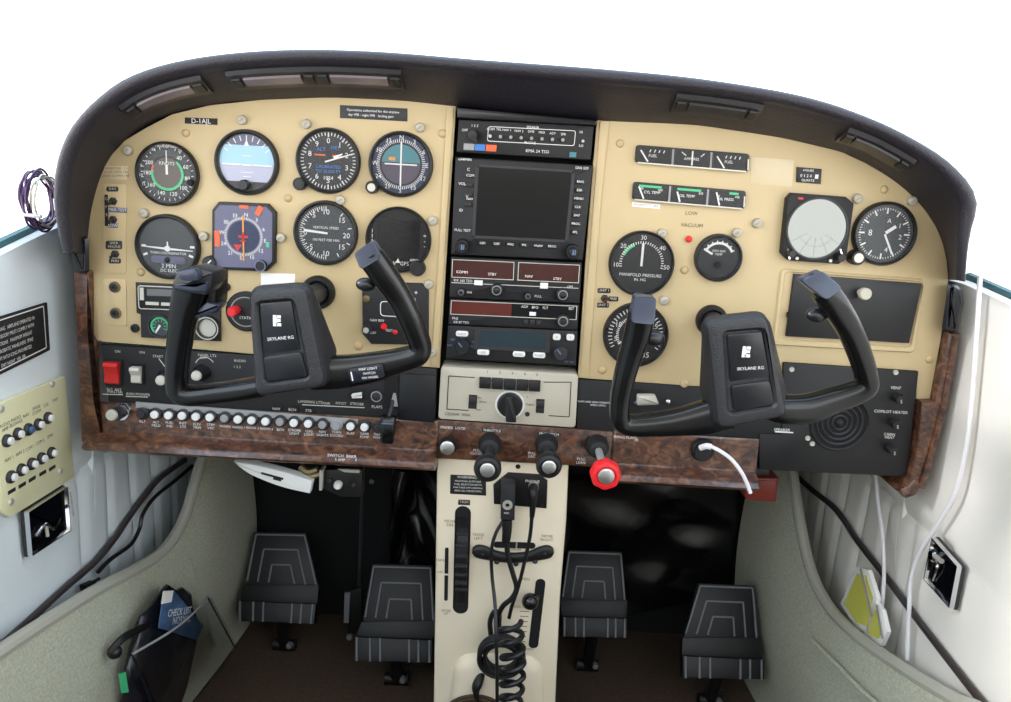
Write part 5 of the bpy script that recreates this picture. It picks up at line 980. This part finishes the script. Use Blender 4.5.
def rod(label, pts, y, r, m, name='control_rod'): 
    pl = ypl(y).at(*pts[0]); TM(name, label, 'rod', MB().tube([(*pl.q(a, b), w) for a, b, w in [(p[0], p[1], (p[2] if len(p) > 2 else 0)) for p in pts]], r, 8, 3), m, pl)
rod('thin dark upright rod between the pilot rudder pedals', [(363, 474), (361, 530), (359, 590), (357, 640)], .34, .003, dgrey)
pl = ypl(.33).at(352, 610); t = T('pedal_link', 'small link with a pale strip beside the pilot pedals', 'link', pl); MB().prism(pl.qs([(345, 592), (350.5, 592), (349, 622), (344, 622)]), 0, .004, .001).obj('pale_strip', edge, t); MB().prism(pl.qs([(350, 590), (362, 588), (361, 634), (347, 634)]), -.012, 0, .002).obj('bracket', rubber, t); MB().sphere((*pl.q(349.5, 637), 0), .006).obj('bolt', edge, t)
# white strip and bracket under the rail
pl = ypl(.02).at(275, 478); t = T('white_duct_strip', 'white curved plastic strip with small dark marking, tilted below the breaker rail', 'strip', pl)
P_ = cat(pl.qs([(234, 461), (257, 464.5), (284, 471), (313, 480)]), 5); P2 = cat(pl.qs([(237, 464), (252, 474.5), (281, 486), (310, 493)]), 5)
MB().prism(P_+P2[::-1], -.012, .003, .002).obj('strip', paperw, t); a, b = pl.q(262, 472), pl.q(284, 478); MB().bar(a, b, .0028, .0032, .0036).bar(pl.q(274, 477), pl.q(282, 479), .004, .0032, .0036).obj('dark_marking', ink, t)
pl = ypl(.03).at(345, 482); s = pl.sc(345, 482); t = T('under_rail_bracket', 'dark bracket with a white round button and brass fitting under the breaker rail', 'bracket', pl)
MB().prism(pl.qs([(322, 470), (362, 470), (362, 497), (340, 497), (322, 488)]), -.02, 0, .001).obj('plate', blk, t); MB().lathe([(4*s, 0), (4*s, .006), (3*s, .008)], pl.q(338.5, 484), 18).obj('white_button', white, t)
for a, b in ((330, 480), (354, 484), (372, 481)): MB().lathe([(2.6*s, 0), (2.4*s, .004), (1.4*s, .005)], pl.q(a, b), 12).obj('screw', dgrey, t)
MB().prism(pl.qs([(321, 468), (324.5, 468), (323.5, 488), (320.5, 488)]), -.01, .008).obj('metal_flange', silk, t); MB().tube([(*pl.q(300, 468), -.004), (*pl.q(308, 472), .0), (*pl.q(318, 470), 0)], .005).obj('brass_fitting', brass, t); MB().tube([(*pl.q(302, 474), -.004), (*pl.q(312, 476), .002), (*pl.q(320, 474), 0)], .0035).obj('brass_fitting', brass, t)
MB().prism(pl.qs([(338, 468), (360, 469), (360, 472), (345, 471)]), 0, .004).obj('pale_edge', silk, t)
pl = ypl(.06).at(761, 492); t = T('red_box', 'dull dark red box under the end of the wood rail and speaker sheet', 'box', pl); MB().prism(rpoly(pl.qs([(742, 478), (780, 478), (777, 503), (746, 501)]), .004), -.06, 0, .004).obj('case', rubred, t); MB().prism(pl.qs([(750, 470), (772, 470), (772, 480), (750, 480)]), -.05, -.01, .001).obj('mount_plate', dgrey, t)
# ================================================================ pedestal
o = ypl(.0045).p(502, 456); PD = Plane(o, (1, 0, 0), (0, -.10, 1)); t = T('pedestal', 'cream centre pedestal with trim slots running down from the engine controls', 'pedestal', PD)
MB().prism(PD.qs([(437, 452), (569, 462), (566.5, 520), (560, 600), (555.5, 702), (553, 800), (430, 800), (433.5, 702), (435.5, 560)]), -.17, 0, .004).obj('body', pedm, t)
c = PD.q; S = PD.sc(500, 570)
MB().prism(rpoly(PD.qs([(456, 652), (541, 655), (551, 790), (437, 790)]), .03, 6), -.002, .016, .015).obj('base_swell', pedm, t, ang=60)
def slot(P_, hw, m=flat, h=.0008, nm='slot', par=t):
    return MB().sweep([(*c(a, b), 0, hw*S, h) for a, b in P_], 16, 2).obj(nm, m, par)
def cap(P_): return P_
def stadium(a, b, r, w0, w1, n=8):
    A, B = V(c(*a)), V(c(*b)); d = (B-A).normalized(); a0 = math.atan2(d.y, d.x); P_ = []
    for k in range(n+1): th = a0+PI/2+PI*k/n; P_.append((A.x+r*S*math.cos(th), A.y+r*S*math.sin(th)))
    for k in range(n+1): th = a0-PI/2+PI*k/n; P_.append((B.x+r*S*math.cos(th), B.y+r*S*math.sin(th)))
    return MB().prism(P_, w0, w1)
stadium((463, 513), (460.5, 607), 7.2, 0, .0006).obj('trim_slot', flat, t); stadium((446.8, 549), (446, 599), 1.7, 0, .0006).obj('indicator_slot', flat, t)
MB().box(c(446.5, 574), (5*S, 1.4*S), .0006, .0016).obj('indicator', pedm, t)
stadium((540.5, 583), (533.5, 644), 4.6, 0, .0006).obj('cowl_flap_slot', flat, t); stadium((497, 544.5), (532, 545.5), 3.2, 0, .0006).obj('rudder_indicator_slot', flat, t); MB().box(c(516.5, 545), (1.4*S, 5.5*S), .0006, .0018).obj('indicator', silk, t)
MB().cyl(c(518, 466.5), 2.2*S, 0, .0005).obj('screw_hole', flat, t)
mb = MB()
for x, a, b, h in (('NOSE\nDN', 450, 523, 3), ('NOSE\nLEFT', 478.5, 536.5, 3), ('NOSE\nRIGHT', 547, 538, 3), ('TAKE', 440, 560, 2.6), ('OFF', 440, 572, 2.6), ('NOSE\nUP', 446, 612, 2.6), ('OPEN', 524, 579, 3), ('COWL FLAPS', 521, 607, 2.4), ('CLOSED', 527, 649, 2.4), ('RUDDER', 515, 549.5, 2.2)): MB().text(x, c(a, b), h*S, .0004).obj('lettering', brink, t, flatshade=True)
for k in range(7): mb.bar(c(520, 611+5*k), c(529-.6*k, 611.5+5*k), .7*S, .0002, .0004)
mb.obj('scale_marking', brink, t, flatshade=True)
pw = PD.at(462, 560); t2 = T('elevator_trim', 'black ribbed elevator trim wheel in the long slot of the cream pedestal', 'trim wheel', pw); Rw = .10; H = 46*S
def wz(v, r): return math.sqrt(max(0, r*r-v*v))-Rw+.012
d0, d1 = V(pw.q(463, 513)), V(pw.q(460.5, 607)); dd = (d1-d0).normalized(); n_ = V((-dd.y, dd.x)); R = []
for i in range(25):
    v = -H+2*H*i/24; z = max(.0009, wz(v, Rw)); p = dd*-v; R.append([(p.x-n_.x*5*S, p.y-n_.y*5*S, .0008), (p.x+n_.x*5*S, p.y+n_.y*5*S, .0008), (p.x+n_.x*5*S, p.y+n_.y*5*S, z-.001), (p.x+n_.x*3.4*S, p.y+n_.y*3.4*S, z), (p.x-n_.x*3.4*S, p.y-n_.y*3.4*S, z), (p.x-n_.x*5*S, p.y-n_.y*5*S, z-.001)])
MB().loft(R).obj('rim', blk, t2)
for i in range(9):
    v = -H*.86+2*H*.86*i/8; z = wz(v, Rw); p = dd*-v; MB().box((p.x, p.y), (10.4*S, 3.4*S), z-.003, z+.004, .0014).obj('tread', dgrey, t2)
pw = PD.at(513, 555); t2 = T('rudder_trim_lever', 'black curved rudder trim control like a smile on the cream pedestal', 'trim lever', pw)
MB().sweep(cat([(*pw.q(a, b), .004, h*S, .005) for a, b, h in ((472.5, 548.5, 2), (476, 549, 6), (483, 550.5, 7), (497, 554.5, 5.2), (513, 556, 5), (530, 554.5, 5.2), (543, 551, 7), (550, 549.5, 6), (553.5, 549, 2))], 4), 16, 2.2).obj('lever', blk, t2)
for a, b in ((497, 559), (516, 561), (535, 558.5), (483, 551), (545, 550.5)): MB().sphere((*pw.q(a, b), .006), 2.6*S).obj('knurl', dgrey, t2)
pw = PD.at(530, 594); t2 = T('cowl_flap_knob', 'glossy black ball knob on the cowl flap lever beside the short scale', 'knob', pw); MB().tube([(*pw.q(538, 597), .0006), (0, 0, .012)], .003, 8, 0).obj('stem', dgrey, t2); MB().sphere((0, 0, .016), 7.8*S, 20, 12).obj('ball', mat('gloss black', (16, 16, 18), .12), t2)
plaque('fuel_placard', 'black placard with small white print at the top of the pedestal, beside the throttle knob', [(450.5, 474.5), (486, 476), (486, 495.5), (450, 493.5)], ink, [('WARNING', 467, 477.5, 2.8), ('MAINTAIN ALTITUDE', 468, 481.5, 1.9), ('FUEL SELECTOR BOTH', 468, 484.7, 1.9), ('FOR TAKE OFF LANDING', 468, 487.9, 1.8), ('AND ALL MANEUVERS', 468, 491.1, 1.9)], white, .0002, .0008, 0, PD)
plaque('trim_label', 'tiny black label above the trim wheel slot', [(458.5, 499.5), (470, 500), (470, 505), (458, 504.5)], ink, [('TRIM', 464, 502.2, 2.8)], ivory, .0002, .0008, 0, PD)
pw = PD.at(520, 490); t2 = T('jack_plate', 'black headset jack plate on the cream pedestal between throttle and propeller knobs', 'jack plate', pw)
MB().prism(pw.qs([(493.5, 484), (508, 472), (540, 474), (547.5, 480), (546.5, 507.5), (494, 503)]), .0002, .003, .0008).obj('plate', blk, t2); put_text(t2, pw, [('MIC', 507.5, 480, 3), ('PHONE', 532.5, 481.5, 3)], white, .0034)
MB().cyl(pw.q(542, 504), 1.6*S, .003, .0036).obj('screw', dgrey, t2)
# plugs and leads
def pt(a, b, w): return (*PDC.q(a, b, w), w)
PDC = PD.at(508, 505); t2 = T('microphone_adapter', 'dark rectangular adapter with a silver socket plugged into the jack plate', 'plug', PDC)
MB().prism(PDC.qs([(501, 484), (515.5, 485), (514.5, 521), (500.5, 520)], .022), .0034, .022, .002).obj('body', dgrey, t2); MB().ring(PDC.q(507.5, 504.5, .022), 2*S, 4.4*S, .022, .0245, 20).obj('silver_socket', silk, t2); MB().cyl(PDC.q(507.5, 504.5, .022), 2.1*S, .022, .0224).obj('hole', flat, t2)
MB().box(PDC.q(506.5, 513, .022), (4.5*S, 1.3*S), .022, .0224).obj('white_marking', silk, t2)
MB().tube([pt(507, 519, .016), pt(507, 530, .018), pt(506, 541, .018)], lambda f: (5-1.2*f)*S, 12, 4).obj('strain_relief', rubber, t2)
MB().tube([pt(506.5, 540, .018), pt(508, 556, .020), pt(513, 574, .022), pt(516.5, 588, .024), pt(512, 598, .026), pt(503, 606, .026), pt(498, 616, .022)], 2.4*S, 10).obj('lead', cable, t2)
t2 = T('headphone_plug', 'black headphone plug with silver collar beside the microphone adapter', 'plug', PDC)
MB().tube([pt(533.5, 486, .0035), pt(533.5, 488, .010)], 4.6*S, 16, 0).obj('collar', silk, t2); MB().tube([pt(533.5, 488, .010), pt(533.5, 492, .022), pt(533, 503, .024), pt(532, 517, .022)], lambda f: (4.6-2.4*f)*S, 12, 4).obj('body', rubber, t2)
MB().tube([pt(532, 516, .022), pt(530, 536, .022), pt(525, 560, .024), pt(518, 588, .026), pt(512, 606, .028), pt(509, 618, .026)], 1.7*S, 8).obj('lead', cable, t2)
TM('thin_lead', 'thin black lead falling straight past the smile-shaped trim control', 'cable', MB().tube([pt(503, 521, .012), pt(496, 533, .016), pt(491.5, 550, .020), pt(492, 575, .022), pt(495, 604, .040), pt(496, 636, .064), pt(497, 670, .067), pt(497, 715, .067)], 1.6*S, 8), cable, PDC)
hp = []
for k in range(10*16+1):
    a = 2*PI*k/16; cy = 616+13.4*k/16
    if cy > 735: break
    cx = 511+2*math.sin(cy*.05); u, v = PDC.q(cx, cy, .036); hp.append((u+10*S*math.cos(a), v+3.5*S*math.sin(a+.6), .049+9*S*math.sin(a)))
TM('coiled_cord', 'black coiled headset cord hanging in open turns down the cream pedestal', 'cord', MB().tube(hp, 2.6*S, 8, 2), cable, PDC)
lp = []
for k in range(9*24+1):
    a = 2*PI*k/24; j = k/24; r = (14+8*abs((j % 3)/1.5-1))*S; cx, cy = PDC.q(500, 655, .024); lp.append((cx+r*math.cos(a), cy+r*math.sin(a)*.98, .0205+.0014*j))
TM('cord_bundle', 'round bundle of wound black cable behind the hanging coiled cord', 'cord', MB().tube(lp, 2.1*S, 8, 2), cable, PDC)
TM('cord_loop', 'short standing cable loop above the round cable bundle', 'cord', MB().tube([pt(491, 636, .010), pt(490, 622, .016), pt(494, 612, .020), pt(499, 614, .020), pt(499, 626, .016), pt(502, 640, .010)], 2.4*S, 8), cable, PDC)
TM('cord_boot', 'ribbed black cord boot pointing down below the round cable bundle', 'cord', MB().tube([pt(483, 672, .012), pt(478, 683, .022), pt(476, 692, .026), pt(480, 712, .028)], lambda f: (2.2+2.6*math.sin(PI*min(1, f*1.3)))*S, 10), rubber, PDC)
pw = PD.at(476, 715); t2 = T('fuel_selector', 'dark round fuel selector plate peeking in at the foot of the pedestal', 'selector', pw); MB().lathe([(36*S, .0162), (36*S, .020), (33*S, .022)], (0, 0), 36).obj('plate', mat('selector brown', (58, 44, 40), .4), t2); MB().ring((0, 0), 33*S, 35*S, .0222, .0226, 36).obj('rim_marking', brass, t2)
# charging socket
pl = PAN.at(702, 449, .010); s = pl.sc(702, 449); t2 = T('charging_socket', 'black round charging socket in the wood rail below the copilot yoke', 'socket', pl); MB().lathe([(11.5*s, 0), (11.5*s, .004), (10*s, .007), (7.5*s, .007), (7*s, .003)], (0, 0), 26).obj('socket_ring', blk, t2); MB().cyl((0, 0), 8*s, .002, .010, 20).obj('adapter', blk2, t2)
t2 = T('charging_cable', 'white charging cable plugged in the wood rail socket, its bare end hanging', 'cable', pl); MB().tube([(*pl.q(699, 445), .010), (*pl.q(706, 445.5, .014), .016), (*pl.q(711, 446.5, .016), .018)], 3*s, 10, 3).obj('plug_housing', wcable, t2)
MB().tube([(*pl.q(a, b, w), w) for a, b, w in ((710, 446, .018), (720, 451, .026), (731, 459, .032), (740, 470, .034), (746, 481, .034), (750.5, 493, .034))], 1.9*s, 8).obj('lead', wcable, t2)
# ================================================================ light
W = bpy.data.worlds.new('sky'); SC.world = W; W.use_nodes = True; nt = W.node_tree; bg = nt.nodes['Background']
tc = nt.nodes.new('ShaderNodeTexCoord'); sx = nt.nodes.new('ShaderNodeSeparateXYZ'); rp = nt.nodes.new('ShaderNodeValToRGB')
e = rp.color_ramp.elements; e[0].position = .0; e[0].color = (1, .98, .95, 1); e[1].position = .75; e[1].color = (.62, .8, 1, 1)
nt.links.new(tc.outputs['Generated'], sx.inputs[0]); nt.links.new(sx.outputs['Z'], rp.inputs[0]); nt.links.new(rp.outputs[0], bg.inputs['Color']); bg.inputs['Strength'].default_value = 1.5
SC.view_settings.view_transform = 'Standard'; SC.view_settings.look = 'None'; SC.view_settings.gamma = 1; SC.view_settings.use_curve_mapping = False; SC.view_settings.exposure = 0.0
bg.inputs['Strength'].default_value = 4.1
sl = bpy.data.lights.new('sun', 'SUN'); sl.energy = 1.7; sl.angle = math.radians(11); sl.color = (1, .98, .96); so = bpy.data.objects.new('sun', sl); COL.objects.link(so)
so.rotation_euler = V((-1, -.09, .40)).to_track_quat('Z', 'Y').to_euler(); so.location = (-1, 1, 2)

KINDS = {}
for o in COL.objects:
    if o.parent is None and o.get('label'): KINDS.setdefault(o.name.split('.')[0], []).append(o)
for k, v in KINDS.items():
    if len(v) > 1:
        for o in v:
            if not o.get('group'): o['group'] = k.replace('_', ' ') + 's of the cockpit'
